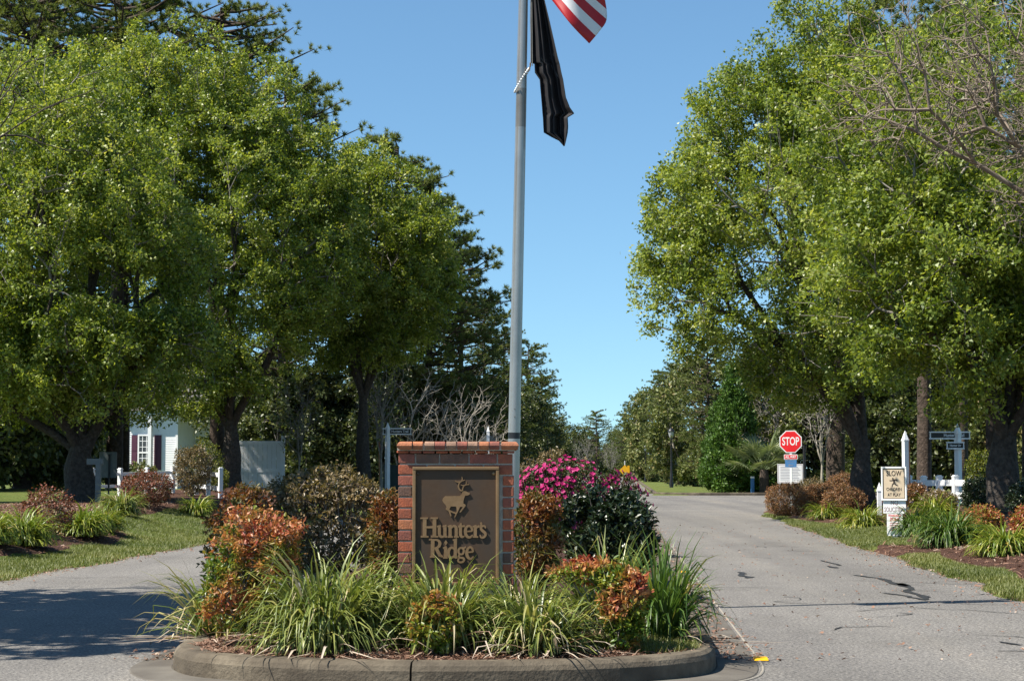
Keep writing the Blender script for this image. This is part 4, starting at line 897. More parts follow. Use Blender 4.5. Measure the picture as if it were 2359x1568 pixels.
for c in range(nc):
    z1 = ytop - c * PITCH_B; z0 = z1 - BH
    pick = lambda: BR[rng.choice([0, 0, 0, 4, 4, 2, 1])]
    plaque_row = z1 < ptop + 0.01
    hb = sx(952) - xl - 0.004
    if not plaque_row:
        cuts = [xl, xl + hb * 1.25, sx(1014), sx(1082), sx(1147), xr] if c % 2 == 0 else [xl, sx(985), sx(1050), sx(1115), xr]
        for a, b2 in zip(cuts[:-1], cuts[1:]): brick('brick', a, b2 - 0.010, z0, z1, 0, 0.095, pick())
    else:
        lw = hb + (0.0 if c % 2 else 0.012)
        brick('brick', xl, xl + lw - 0.006, z0, z1, 0, 0.095 if c % 2 else 0.2, pick())
        rw = xr - sx(1158)
        brick('brick', xr - rw, xr, z0, z1, 0, 0.095 if c % 2 else 0.2, pick())
# corbel course and bullnose cap
cz1 = sz(1046); 
for k in range(9):
    a = xl - 0.012 + k * (xr - xl + 0.024) / 9
    brick('brick', a, a + (xr - xl + 0.024) / 9 - 0.009, ytop + 0.004, sz(1040) + 0.004, -0.016, 0.20, BR[rng.choice([0, 4])])
capx = [915, 953, 978, 1003, 1029, 1054, 1079, 1104, 1129, 1154, 1197]
prof = [(-0.045, 0.0), (-0.052, 0.012), (-0.058, 0.030), (-0.052, 0.048), (-0.035, 0.060), (0.33, 0.060), (0.345, 0.048), (0.345, 0.012), (0.335, 0.0)]
capm = [1, 1, 3, 4, 3, 4, 3, 1, 4, 1]
for k in range(10):
    x0, x1 = sx(capx[k]), sx(capx[k + 1]) - 0.009; z0 = sz(1040) + 0.012; hgt = sz(1017) - z0
    b = bmesh.new(); A = [b.verts.new((x0, y, z0 + z / 0.06 * hgt)) for y, z in prof]; B = [b.verts.new((x1, y, z0 + z / 0.06 * hgt)) for y, z in prof]; n = len(prof)
    if k == 0:
        for v, (y, z) in zip(A, prof): v.co.x += 0.02 * abs(z / 0.06 - 0.5) ** 2 * 4
    if k == 9:
        for v, (y, z) in zip(B, prof): v.co.x -= 0.02 * abs(z / 0.06 - 0.5) ** 2 * 4
    b.faces.new(A); b.faces.new(B[::-1])
    for i in range(n): b.faces.new((A[i], B[i], B[(i + 1) % n], A[(i + 1) % n]))
    o = bm_obj('cap_brick', b, BR[capm[k]], sign); o.rotation_euler = (rng.uniform(-.006, .006), rng.uniform(-.003, .003), 0)
b = bmesh.new(); bm_box(b, ((xl + xr) / 2, 0.15, sz(1040) + 0.03), (xr - xl + 0.01, 0.36, 0.045)); bm_obj('mortar', b, M['mortar'], sign)
# plaque
b = bmesh.new(); bm_box(b, ((pl + pr) / 2, -0.008, (ptop + pbot) / 2), (pr - pl - 0.006, 0.016, ptop - pbot - 0.006)); plaque = bm_obj('plaque', b, M['bronze'], sign)
b = bmesh.new(); fw = 0.022
for (c, s) in ((((pl + pr) / 2, -0.016, ptop - fw / 2), (pr - pl, 0.034, fw)), (((pl + pr) / 2, -0.016, pbot + fw / 2), (pr - pl, 0.034, fw)), ((pl + fw / 2, -0.015, (ptop + pbot) / 2), (fw, 0.032, ptop - pbot - 2 * fw)), ((pr - fw / 2, -0.015, (ptop + pbot) / 2), (fw, 0.032, ptop - pbot - 2 * fw))):
    bm_box(b, c, s, None, 0.005)
bm_obj('plaque_frame', b, M['gold'], plaque)
for px, py in ((964, 1090), (1137, 1090), (964, 1328), (1137, 1328)):
    b = bmesh.new(); bm_lathe(b, [(0.012, 0), (0.012, 0.003), (0.009, 0.007), (0.004, 0.009)], 12); bmesh.ops.rotate(b, verts=b.verts, cent=(0, 0, 0), matrix=Matrix.Rotation(R(90), 3, 'X'))
    o = bm_obj('screw', b, M['gold'] if px > 1000 else M['bronze'], plaque, True); o.location = (sx(px), -0.016, sz(py))
def zc(x, y, ox, oy, k):
    return (sx((ox + x / k) * 0.78391), sz((oy + y / k) * 0.78391))
def T1(x, y): return zc(x, y, 1200, 1480, 7.842)
def T2(x, y): return zc(x, y, 1280, 1390, 11.2)
kw1 = 0.78391 / 7.842 / SS; kw2 = 0.78391 / 11.2 / SS
GLY = {
 'H': [([(385, 325), (385, 735)], 85), ([(610, 325), (610, 735)], 85), ([(385, 522), (610, 520)], 48), ([(285, 316), (460, 316)], 34), ([(520, 314), (690, 314)], 34), ([(295, 735), (475, 735)], 36), ([(530, 735), (700, 735)], 36)],
 'u': [([(722, 490), (722, 650), (735, 710), (775, 738), (830, 725), (862, 690)], [70, 70, 66, 54, 44, 34]), ([(850, 488), (850, 745)], 74), ([(665, 507), (755, 482)], 36), ([(800, 505), (888, 480)], 36), ([(845, 735), (905, 735)], 40)],
 'n': [([(968, 490), (968, 740)], 74), ([(912, 507), (1003, 480)], 36), ([(915, 740), (1030, 740)], 34), ([(985, 555), (1020, 508), (1062, 493), (1095, 515), (1108, 570), (1108, 735)], [34, 44, 52, 62, 72, 72]), ([(1055, 740), (1168, 740)], 34)],
 't': [([(1218, 425), (1208, 500), (1205, 650), (1215, 710), (1250, 740), (1298, 722)], [30, 70, 74, 70, 54, 28]), ([(1150, 503), (1305, 495)], 42)],
 'e': [([(1320, 618), (1478, 608)], 34), ([(1476, 612), (1462, 540), (1425, 500), (1385, 492), (1335, 530), (1318, 610), (1330, 690), (1375, 742), (1430, 745), (1486, 692)], [48, 50, 46, 46, 62, 72, 70, 60, 50, 26])],
 'r': [([(1545, 498), (1542, 740)], 74), ([(1485, 510), (1575, 484)], 36), ([(1485, 740), (1612, 740)], 34), ([(1560, 560), (1590, 508), (1640, 500)], [34, 46, 60])],
 'q': [([(1662, 410), (1684, 440), (1674, 470), (1640, 500)], [44, 46, 36, 12])],
 's': [([(1780, 545), (1765, 502), (1722, 490), (1680, 515), (1680, 565), (1725, 612), (1770, 655), (1772, 710), (1730, 752), (1672, 748), (1652, 690)], [30, 42, 46, 54, 62, 68, 66, 56, 48, 42, 26])],
 'R': [([(572, 810), (566, 1190)], 84), ([(485, 802), (610, 802)], 34), ([(590, 812), (660, 808), (715, 838), (735, 890), (715, 950), (665, 988), (600, 998)], [36, 44, 60, 74, 66, 50, 40]), ([(650, 1000), (735, 1160), (805, 1195)], [78, 74, 34]), ([(508, 1195), (632, 1195)], 34)],
 'i': [([(870, 812), (872, 870), (870, 928)], [6, 84, 6]), ([(868, 980), (862, 1210)], 74), ([(805, 996), (893, 964)], 36), ([(808, 1216), (915, 1216)], 34)],
 'd': [([(1060, 1010), (1005, 985), (955, 1015), (930, 1080), (932, 1150), (965, 1205), (1015, 1205), (1060, 1170)], [36, 48, 64, 74, 74, 60, 48, 34]), ([(1090, 795), (1086, 1222)], 74), ([(1030, 816), (1125, 782)], 36), ([(1080, 1216), (1140, 1210)], 36)],
 'g': [([(1220, 985), (1268, 1010), (1282, 1060), (1265, 1115), (1220, 1138), (1175, 1115), (1160, 1060), (1175, 1010), (1224, 985)], [40, 46, 52, 46, 40, 46, 52, 46, 40]), ([(1268, 1000), (1335, 972)], 34), ([(1185, 1140), (1165, 1180), (1200, 1210), (1270, 1222), (1290, 1265), (1250, 1310), (1180, 1312), (1150, 1270), (1185, 1215)], [36, 40, 46, 50, 50, 44, 42, 40, 34])],
 'f': [([(1358, 1090), (1498, 1080)], 34), ([(1495, 1085), (1480, 1015), (1440, 975), (1400, 985), (1360, 1035), (1350, 1105), (1365, 1180), (1410, 1232), (1455, 1232), (1505, 1180)], [46, 48, 44, 48, 62, 72, 70, 58, 48, 26])]}
for gname, strokes in GLY.items():
    b = bmesh.new()
    for k, (pts, w) in enumerate(strokes):
        w2 = [q * kw1 for q in w] if isinstance(w, list) else w * kw1
        P = np.array([T1(*p) for p in pts])
        if len(P) > 3: 
            P2 = catmull(P, 4); w2 = list(np.interp(np.linspace(0, 1, len(P2)), np.linspace(0, 1, len(P)), w2)); P = P2
        stroke(b, P, w2, -0.026 - 0.0002 * k, -0.014)
    bm_obj('letter', b, M['gold'], plaque)
deer = [(230, 870), (260, 800), (320, 740), (800, 735), (850, 690), (880, 620), (890, 572), (1000, 580), (1120, 640), (1135, 675), (1080, 710), (975, 725), (940, 820), (920, 900), (920, 980), (980, 1010), (1000, 1050), (960, 1100), (830, 1272), (788, 1262), (890, 1110), (900, 1086), (810, 1090), (740, 1250), (650, 1432), (620, 1425), (700, 1230), (690, 1110), (670, 1075), (510, 1075), (470, 1150), (440, 1200), (360, 1190), (335, 1150), (370, 1110), (350, 1050), (260, 940)]
b = bmesh.new(); bm_prism(b, [T2(*p) for p in deer], -0.024, -0.014)
for k, (pts, w) in enumerate([([(400, 1180), (520, 1240), (690, 1310)], [60, 50, 40]), ([(450, 1200), (515, 1392)], [60, 36]), ([(870, 575), (800, 530), (757, 440), (775, 330), (840, 262), (965, 212)], [50, 50, 46, 44, 38, 24]), ([(645, 235), (720, 278), (850, 268)], [26, 36, 40]), ([(868, 105), (880, 190), (862, 258)], [22, 36, 40]), ([(885, 565), (900, 480), (940, 405), (1000, 372), (1108, 358)], [44, 40, 36, 34, 24]), ([(825, 365), (900, 392), (980, 382)], [22, 32, 34]), ([(1010, 260), (1012, 330), (985, 385)], [22, 30, 30])]):
    P = np.array([T2(*p) for p in pts]); w2 = [q * kw2 for q in w]; P2 = catmull(P, 4); w2 = list(np.interp(np.linspace(0, 1, len(P2)), np.linspace(0, 1, len(P)), w2))
    stroke(b, P2, w2, -0.0235 - 0.0003 * (k + 1), -0.014)
bm_obj('deer_emblem', b, M['gold'], plaque)

# ------------------------------------------------------------------ flagpole and flags
FY = 16.0; FS = PX(FY)
M['steel'] = rough_mat('brushed_aluminium', (0.29, 0.28, 0.265), (0.38, 0.365, 0.345), 3, 0.30, 0.03, 60, metal=0.6, spec=0.7)
M['dull_steel'] = rough_mat('dull_aluminium', (0.14, 0.135, 0.125), (0.21, 0.20, 0.19), 4, 0.36, 0.03, 60, metal=0.35, spec=0.6)
M['rope'] = rough_mat('white_rope', (0.16, 0.155, 0.145), (0.24, 0.23, 0.21), 40, 0.8, 0.2)
pole_top = W(1212, -330, FY); pole_bot = W(1176, 1500, FY); pole_bot[2] = 0.1
pole = empty('flagpole', tuple(pole_bot)); tag(pole, 'tall brushed metal flagpole standing right behind the brick sign', 'flagpole')
def pl_at(py):
    z = W(1190, py, FY)[2]; t = (z - pole_bot[2]) / (pole_top[2] - pole_bot[2]); return pole_bot + (pole_top - pole_bot) * t
def prad(py): return np.interp(py, [-420, 0, 1020, 1500], [0.031, 0.0445, 0.0533, 0.055])
sec = [(1500, 1010, 'steel'), (996, 294, 'steel'), (294, 205, 'dull_steel'), (205, -330, 'steel')]
for a, c, mt in sec:
    b = bmesh.new(); bm_cyl(b, pl_at(a) - pole_bot, pl_at(c) - pole_bot, prad(a), prad(c), 40); bm_obj('pole_section', b, M[mt], pole, True)
b = bmesh.new(); bm_cyl(b, pl_at(1010) - pole_bot, pl_at(996) - pole_bot, prad(1000) * 0.985, prad(1000) * 0.985, 40); bm_obj('joint_ring', b, M['black'], pole, True)
for py in (942, 960):
    b = bmesh.new(); p = pl_at(py) - pole_bot; bm_cyl(b, p + np.array([0.0, -prad(py) + 0.004, 0]), p + np.array([0.0, -prad(py) - 0.005, 0]), 0.0065, 0.005, 10); bm_obj('bolt', b, M['dull_steel'], pole)
b = bmesh.new(); p = pl_at(-330) - pole_bot; bmesh.ops.create_uvsphere(b, u_segments=20, v_segments=12, radius=0.07); bmesh.ops.translate(b, verts=b.verts, vec=Vector(p + np.array([0, 0, 0.06]))); bm_obj('ball_finial', b, M['gold'], pole, True)
for off in (0.0, 0.014):
    b = bmesh.new(); q0 = W(1222.5, 152, FY - 0.02); q1 = pl_at(-322) + np.array([0.035 + off * 0.3, -0.02, 0])
    bm_cyl(b, q0 + np.array([off, 0, 0]) - pole_bot, q1 - pole_bot, 0.004, 0.004, 8); bm_obj('halyard', b, M['rope'], pole, True)
b = bmesh.new(); c0 = pl_at(185) - pole_bot
for k in range(30):   # beaded retaining ring hanging slanted round the pole
    a = 2 * math.pi * k / 30; rr_ = 0.072; t = (math.cos(a) + 1) / 2
    p = c0 + np.array([rr_ * math.cos(a) * 0.92 + 0.004, rr_ * math.sin(a) * 1.1, 0.107 * (t * 2 - 1)])
    bmesh.ops.create_icosphere(b, subdivisions=1, radius=0.0105, matrix=Matrix.Translation(Vector(p)))
bm_obj('bead_ring', b, M['white'], pole, True)
b = bmesh.new(); q = W(1221, 150, FY - 0.05) - pole_bot; bm_box(b, q, (0.012, 0.01, 0.04), None, 0.003); bm_box(b, q + np.array([-.006, 0, -.035]), (0.01, 0.01, 0.035), None, 0.003); bm_obj('snap_hook', b, M['gold'], pole)

def cloth_mat(name, c, sheen=0.2):
    m = rough_mat(name, tuple(x * 0.9 for x in c), c, 3, 0.6, 0.1, 400, spec=0.3); return m
M['black_cloth'] = rough_mat('black_nylon', (0.012, 0.011, 0.013), (0.018, 0.016, 0.019), 5, 0.75, 0.1, 300, spec=0.35)
M['grey_print'] = rough_mat('grey_print', (0.055, 0.055, 0.055), (0.09, 0.09, 0.09), 60, 0.6, 0)
rows = [(-150, 1221, 1232), (-60, 1221, 1243), (0, 1221, 1254), (50, 1221, 1266), (94, 1222, 1276), (130, 1222, 1284), (145, 1223, 1288), (148, 1231, 1289), (168, 1232, 1293), (184, 1243, 1297), (225, 1246, 1303), (248, 1248, 1312), (262, 1249, 1322), (271, 1250, 1307), (292, 1251, 1308), (306, 1252, 1307), (316, 1269, 1305), (325, 1287, 1303), (337, 1298, 1300)]
_r = np.array(rows, float); _y = np.concatenate([np.linspace(_r[q, 0], _r[q + 1, 0], 5, endpoint=False) for q in range(len(_r) - 1)] + [[_r[-1, 0]]])
frows = [(float(q), float(np.interp(q, _r[:, 0], _r[:, 1])), float(np.interp(q, _r[:, 0], _r[:, 2]))) for q in _y]
NU = 40; Vv = []
for (py, xa, xb) in frows:
    for k in range(NU):
        t = k / (NU - 1); amp = 0.05 * smooth01((py + 150) / 250)
        ph = t * 2 * math.pi * 1.6 + 0.4 + 0.003 * py
        dep = amp * math.sin(ph) + 0.022 * math.sin(2.7 * ph + 1.0) + 0.008 * math.sin(7 * t * 6.28 + 0.02 * py) * smooth01((py + 100) / 200)
        Vv.append(W(xa + (xb - xa) * t + 0.0 * math.cos(ph), py, FY - 0.03 + dep))
Vv = np.array(Vv); nr = len(frows); i = np.arange(nr * NU).reshape(nr, NU)
bf = link('black_flag', npmesh('black_flag', Vv - pole_bot, np.stack([i[:-1, :-1], i[:-1, 1:], i[1:, 1:], i[1:, :-1]], -1).reshape(-1, 4)), M['black_cloth']); bf.location = pole_bot
md = bf.modifiers.new('s', 'SOLIDIFY'); md.thickness = 0.002
tag(bf, 'limp black flag with faint grey emblem hanging below the striped flag', 'flag')
def flag_pt(px, py, off=-0.004):
    for (a, b2) in zip(rows[:-1], rows[1:]):
        if a[0] <= py <= b2[0]: f = (py - a[0]) / max(b2[0] - a[0], 1); xa = a[1] + (b2[1] - a[1]) * f; xb = a[2] + (b2[2] - a[2]) * f; break
    t = (px - xa) / (xb - xa); amp = 0.05 * smooth01((py + 150) / 250); ph = t * 2 * math.pi * 1.6 + 0.4 + 0.003 * py
    return W(px, py, FY - 0.03 + amp * math.sin(ph) + 0.022 * math.sin(2.7 * ph + 1.0) * smooth01((py + 100) / 200) + off) - pole_bot
def flag_marks(name, lines, w, m=None):
    Vm, Fm = [], []
    for ln in lines:
        P = catmull(ln, 4) if len(ln) > 2 else np.linspace(ln[0], ln[1], 5)
        T = norm(np.gradient(P, axis=0)); N = np.stack([-T[:, 1], T[:, 0]], 1); o = len(Vm)
        for p, nn in zip(P, N): Vm += [flag_pt(*(p + nn * w / 2)), flag_pt(*(p - nn * w / 2))]
        for k in range(len(P) - 1): Fm.append((o + 2 * k, o + 2 * k + 1, o + 2 * k + 3, o + 2 * k + 2))
    link(name, npmesh(name, np.array(Vm), np.array(Fm), smooth=False), m or M['grey_print'], bf)
def fz(x, y): return ((1500 + x / 5.227) * 0.78391, (150 + y / 5.227) * 0.78391)
flag_marks('emblem', [[fz(440, 150), fz(470, 170), fz(500, 210), fz(490, 290)], [fz(450, 200), fz(480, 240), fz(490, 280)], [fz(470, 110), fz(500, 160)], [fz(660, 20), fz(655, 70), fz(700, 75)], [fz(620, 220), fz(660, 300), fz(720, 400)], [fz(640, 210), fz(690, 330), fz(760, 440)]], 2.2)
flag_marks('lettering', [[fz(535, 150), fz(555, 140), fz(565, 165), fz(548, 185)], [fz(550, 200), fz(575, 190), fz(590, 215), fz(565, 222), fz(552, 202)], [fz(580, 250), fz(600, 245), fz(605, 270)], [fz(590, 30), fz(600, 70)], [fz(600, 100), fz(612, 130)], [fz(618, 150), fz(628, 185)], [fz(600, 285), fz(612, 320)]], 1.6)

def flag_us():
    m, nt, p = new_mat('striped_cloth'); uv = nt.nodes.new('ShaderNodeUVMap'); sp = nt.nodes.new('ShaderNodeSeparateXYZ'); nt.links.new(uv.outputs[0], sp.inputs[0])
    a = nt.nodes.new('ShaderNodeMath'); a.operation = 'MULTIPLY'; a.inputs[1].default_value = 6.5; nt.links.new(sp.outputs[1], a.inputs[0])
    f = nt.nodes.new('ShaderNodeMath'); f.operation = 'FRACT'; nt.links.new(a.outputs[0], f.inputs[0])
    g = nt.nodes.new('ShaderNodeMath'); g.operation = 'GREATER_THAN'; g.inputs[1].default_value = 0.5; nt.links.new(f.outputs[0], g.inputs[0])
    c = mixc(nt, (0.42, 0.010, 0.016), (0.72, 0.71, 0.72), g.outputs[0])
    h = nt.nodes.new('ShaderNodeMath'); h.operation = 'GREATER_THAN'; h.inputs[1].default_value = 6 / 13.0; nt.links.new(sp.outputs[1], h.inputs[0])
    k = nt.nodes.new('ShaderNodeMath'); k.operation = 'LESS_THAN'; k.inputs[1].default_value = 0.4; nt.links.new(sp.outputs[0], k.inputs[0])
    mm = nt.nodes.new('ShaderNodeMath'); mm.operation = 'MULTIPLY'; nt.links.new(h.outputs[0], mm.inputs[0]); nt.links.new(k.outputs[0], mm.inputs[1])
    c = mixc(nt, c, (0.02, 0.03, 0.11), mm.outputs[0])
    nt.links.new(c, p.inputs['Base Color']); p.inputs['Roughness'].default_value = 0.5
    t = nt.nodes.new('ShaderNodeBsdfTranslucent'); nt.links.new(c, t.inputs[0]); mx = nt.nodes.new('ShaderNodeMixShader'); mx.inputs[0].default_value = 0.2
    nt.links.new(p.outputs[0], mx.inputs[1]); nt.links.new(t.outputs[0], mx.inputs[2]); nt.links.new(mx.outputs[0], nt.nodes['Material Output'].inputs['Surface'])
    def curve(pts, n): P = catmull(np.array(pts, float), 12); L = np.concatenate([[0], np.cumsum(np.linalg.norm(np.diff(P, axis=0), axis=1))]); q = np.linspace(0, L[-1], n); return np.stack([np.interp(q, L, P[:, k]) for k in range(2)], 1)
    n = 40
    bot = curve([(1222, -75), (1245, -35), (1270, 0), (1315, 57), (1357, 101)], n); top = curve([(1219, -310), (1262, -270), (1310, -230), (1352, -180)], n)
    hoist = curve([(1222, -75), (1221, -190), (1219, -310)], n); fly = curve([(1357, 101), (1381, 72), (1397, 46), (1394, 5), (1378, -60), (1362, -125), (1352, -180)], n)
    u = np.linspace(0, 1, n)[None, :, None]; v = np.linspace(0, 1, n)[:, None, None]
    S = (1 - v) * bot[None] + v * top[None] + (1 - u) * hoist[:, None] + u * fly[:, None] - ((1 - u) * (1 - v) * bot[0] + u * (1 - v) * bot[-1] + (1 - u) * v * top[0] + u * v * top[-1])
    dep = 0.07 * np.sin(u[..., 0] * 7 + v[..., 0] * 3.0) * smooth01(u[..., 0] * 2) + 0.04 * np.sin(u[..., 0] * 4 - v[..., 0] * 11 + 1) * u[..., 0]
    V = np.array([[W(S[a, b2, 0], S[a, b2, 1], FY - 0.05 + dep[a, b2]) for b2 in range(n)] for a in range(n)]).reshape(-1, 3)
    i = np.arange(n * n).reshape(n, n); Q = np.stack([i[:-1, :-1], i[:-1, 1:], i[1:, 1:], i[1:, :-1]], -1).reshape(-1, 4)
    me = npmesh('striped_flag', V - pole_bot, Q); ul = me.uv_layers.new(name='UVMap')
    U = np.stack([np.broadcast_to(u[..., 0], (n, n)), np.broadcast_to(v[..., 0], (n, n))], -1).reshape(-1, 2)
    li = np.zeros(len(me.loops), dtype=np.int32); me.loops.foreach_get('vertex_index', li); ul.data.foreach_set('uv', U[li].astype(np.float32).ravel())
    o = link('striped_flag', me, m); o.location = pole_bot; md = o.modifiers.new('s', 'SOLIDIFY'); md.thickness = 0.002
    tag(o, 'red and white striped flag corner fluttering at the top edge', 'flag')
flag_us()

# ------------------------------------------------------------------ signs and street furniture
M['sign_red'] = rough_mat('sign_red', (0.62, 0.012, 0.018), (0.70, 0.018, 0.022), 4, 0.35, 0)
M['sign_blue'] = rough_mat('faded_blue', (0.05, 0.16, 0.36), (0.07, 0.20, 0.42), 6, 0.5, 0)
M['sign_tan'] = rough_mat('sign_tan', (0.50, 0.40, 0.28), (0.58, 0.47, 0.34), 9, 0.5, 0)
M['sign_back'] = rough_mat('sign_back_metal', (0.10, 0.115, 0.115), (0.15, 0.165, 0.165), 6, 0.5, 0, metal=0.4)
M['print_red'] = rough_mat('print_red', (0.34, 0.06, 0.07), (0.42, 0.09, 0.10), 20, 0.6, 0)
M['print_dark'] = rough_mat('print_brown', (0.035, 0.024, 0.018), (0.05, 0.036, 0.028), 20, 0.6, 0)
M['print_plum'] = rough_mat('print_plum', (0.17, 0.075, 0.085), (0.22, 0.11, 0.12), 20, 0.6, 0)
M['print_grey'] = rough_mat('print_grey', (0.20, 0.20, 0.24), (0.28, 0.28, 0.32), 20, 0.6, 0)
M['amber'] = rough_mat('amber_reflector', (0.75, 0.36, 0.01), (0.85, 0.46, 0.02), 30, 0.3, 0)
M['orange_red'] = rough_mat('red_reflector', (0.60, 0.10, 0.02), (0.70, 0.14, 0.03), 30, 0.3, 0)
M['wood_post'] = rough_mat('stained_stake', (0.36, 0.15, 0.07), (0.50, 0.25, 0.13), 12, 0.8, 0.2)
M['green_box'] = rough_mat('dark_green_metal', (0.018, 0.035, 0.030), (0.03, 0.05, 0.045), 6, 0.5, 0)
M['warn_yellow'] = rough_mat('warning_yellow', (0.75, 0.38, 0.01), (0.82, 0.44, 0.02), 6, 0.4, 0)

def plate(parent, name, pts, y, th, mat):
    b = bmesh.new(); bm_prism(b, pts, y, y + th); return bm_obj(name, b, mat, parent)
def rect(w, h, cz): return [(-w / 2, cz - h / 2), (w / 2, cz - h / 2), (w / 2, cz + h / 2), (-w / 2, cz + h / 2)]
def rrect(w, h, cz, r, n=4):
    out = []
    for sxg, szg, a0 in ((1, 1, 0), (-1, 1, 90), (-1, -1, 180), (1, -1, 270)):
        for k in range(n + 1):
            a = R(a0 + 90 * k / n); out.append((sxg * (w / 2 - r) + r * math.cos(a), cz + szg * (h / 2 - r) + r * math.sin(a)))
    return out
def octa(r, cz): return [(r * math.cos(R(22.5 + 45 * k)), cz + r * math.sin(R(22.5 + 45 * k))) for k in range(8)]
def spost(parent, h, w=0.1, name='post', mat=None, cap=True, rot=0.0, z0=-0.2):
    b = bmesh.new(); rm = Matrix.Rotation(rot, 4, 'Z')
    bm_box(b, (0, 0, (h + z0) / 2), (w, w, h - z0), rm, 0.004); o = bm_obj(name, b, mat or M['white'], parent)
    if cap:
        b = bmesh.new(); bm_box(b, (0, 0, h + 0.012), (w * 1.16, w * 1.16, 0.024), rm)
        r = bmesh.ops.create_cone(b, cap_ends=True, segments=4, radius1=w * 0.78, radius2=0.004, depth=w * 1.9); bmesh.ops.transform(b, matrix=Matrix.Translation((0, 0, h + 0.024 + w * 0.95)) @ Matrix.Rotation(rot + math.pi / 4, 4, 'Z'), verts=r['verts'])
        bm_obj('post_cap', b, mat or M['white'], o)
    return o
def place(name, px, Y, label, cat, rz=0.0, group=None):
    X = WX(px, Y); z = gz(X, Y)
    if bed_d(np.array([X]), np.array([Y]))[0] > 0.3: z += 0.03
    return tag(empty(name, (X, Y, z), rz), label, cat, group), z
# stop sign
YS = 56.5; o, g = place('stop_sign', 1820, YS, 'red octagonal stop sign with all way plate above the bronze hedge', 'sign', R(-16))
sc_ = PX(YS); hz = lambda py: CAM_H + (HORIZ - py) / sc_ - g
spost(o, hz(995), 0.07, mat=M['white'], cap=False)
face = plate(o, 'sign_face', octa(0.371, hz(1017)), -0.045, 0.004, M['plain_white'])
plate(face, 'red_field', octa(0.339, hz(1017)), -0.049, 0.004, M['sign_red'])
text_obj('lettering', 'STOP', 0.353, M['plain_white'], face, (0, -0.0505, hz(1017)), bold=0.006, sx=0.62)
aw = plate(o, 'all_way_plate', rrect(0.418, 0.159, hz(1052), 0.025), -0.045, 0.004, M['plain_white'])
plate(aw, 'red_field', rrect(0.383, 0.124, hz(1052), 0.018), -0.049, 0.004, M['sign_red'])
text_obj('lettering', 'ALL WAY', 0.112, M['plain_white'], aw, (0, -0.0505, hz(1052)), bold=0.0035, sx=0.68)
bp_ = plate(o, 'blue_plate', rect(0.353, 0.224, hz(1067)), -0.040, 0.004, M['sign_blue'])
b = bmesh.new(); stroke(b, [(-0.07, hz(1071)), (0.07, hz(1071))], 0.018, -0.043, -0.0401); stroke(b, [(-0.03, hz(1071) + .03), (-0.075, hz(1071)), (-0.03, hz(1071) - .03)], 0.014, -0.0432, -0.0401)
stroke(b, [(-0.1, hz(1064)), (0.1, hz(1064))], 0.006, -0.0431, -0.0401); stroke(b, [(-0.1, hz(1060)), (0.1, hz(1060))], 0.006, -0.0431, -0.0401); bm_obj('arrow', b, M['print_grey'], bp_)
# notice board behind
YN = 60.0; o, g = place('notice_board', 1818, YN, 'white notice board with lines of print behind the stop sign', 'sign', R(-10))
sN = PX(YN); hn = lambda py: CAM_H + (HORIZ - py) / sN - g
w_ = 58 / sN; brd = plate(o, 'board', rect(w_, hn(1068) - hn(1112), hn(1090)), -0.03, 0.03, M['plain_white'])
b = bmesh.new()
for k in range(9): stroke(b, [(-w_ * 0.38, hn(1075 + 3.6 * k)), (w_ * (0.30 + 0.1 * ((k * 7) % 3) / 2), hn(1075 + 3.6 * k))], 0.012, -0.033, -0.0301)
bm_obj('lettering', b, M['print_grey'], brd)
b = bmesh.new(); e = rect(w_ * 0.94, (hn(1068) - hn(1112)) * 0.92, hn(1090))
for p, q in zip(e, e[1:] + e[:1]): stroke(b, [p, q], 0.010, -0.0325, -0.0302)
bm_obj('border', b, M['print_plum'], brd)
for s in (-0.42, 0.42):
    b = bmesh.new(); bm_box(b, (w_ * s, 0.03, hn(1070) / 2 - 0.1), (0.06, 0.055, hn(1070) + 0.2)); bm_obj('post', b, M['plain_white'], o)
o, g = place('black_post', 1851, 57.0, 'thin black post just right of the stop sign', 'post'); b = bmesh.new(); bm_cyl(b, (0, 0, -.2), (0, 0, CAM_H + (HORIZ - 1025) / PX(57) - g), 0.05, 0.045, 12); bm_obj('shaft', b, M['black'], o, True)
b = bmesh.new(); bm_lathe(b, [(0.07, 0), (0.075, 0.25), (0.06, 0.4), (0.05, 0.5)], 12); bm_obj('base', b, M['black'], o, True)
# children sign
YC = 32.0; o, g = place('children_sign', 2057, YC, 'tan slow children at play sign with no soliciting plate on a white post', 'sign', R(-24))
sC = PX(YC); hc = lambda py: CAM_H + (HORIZ - py) / sC - g
cw, ch_ = 58 / sC, 77 / sC; zc_ = hc(1113)
b = bmesh.new(); t_ = 0.026
for (c, s) in (((0, -0.028, zc_ + ch_ / 2 - t_ / 2), (cw, 0.058, t_)), ((0, -0.028, zc_ - ch_ / 2 + t_ / 2), (cw, 0.058, t_)), ((-cw / 2 + t_ / 2, -0.028, zc_), (t_, 0.054, ch_ - 2 * t_)), ((cw / 2 - t_ / 2, -0.028, zc_), (t_, 0.054, ch_ - 2 * t_))): bm_box(b, c, s, None, 0.003)
bm_obj('sign_frame', b, M['sign_tan'] if False else M['white'], o)
pn = plate(o, 'sign_panel', rect(cw - 2 * t_ + 0.002, ch_ - 2 * t_ + 0.002, zc_), -0.045, 0.01, M['sign_tan'])
b = bmesh.new(); e = rect(cw - 2 * t_ - 0.022, ch_ - 2 * t_ - 0.022, zc_)
for p, q in zip(e, e[1:] + e[:1]): stroke(b, [p, q], 0.009, -0.0475, -0.0451)
bm_obj('border', b, M['print_dark'], pn)
text_obj('lettering', 'SLOW', 0.128, M['print_dark'], pn, (0, -0.048, hc(1090)), bold=0.0008, sx=0.74)
text_obj('lettering', 'CHILDREN', 0.078, M['print_dark'], pn, (0, -0.048, hc(1126)), bold=0.0004, sx=0.72)
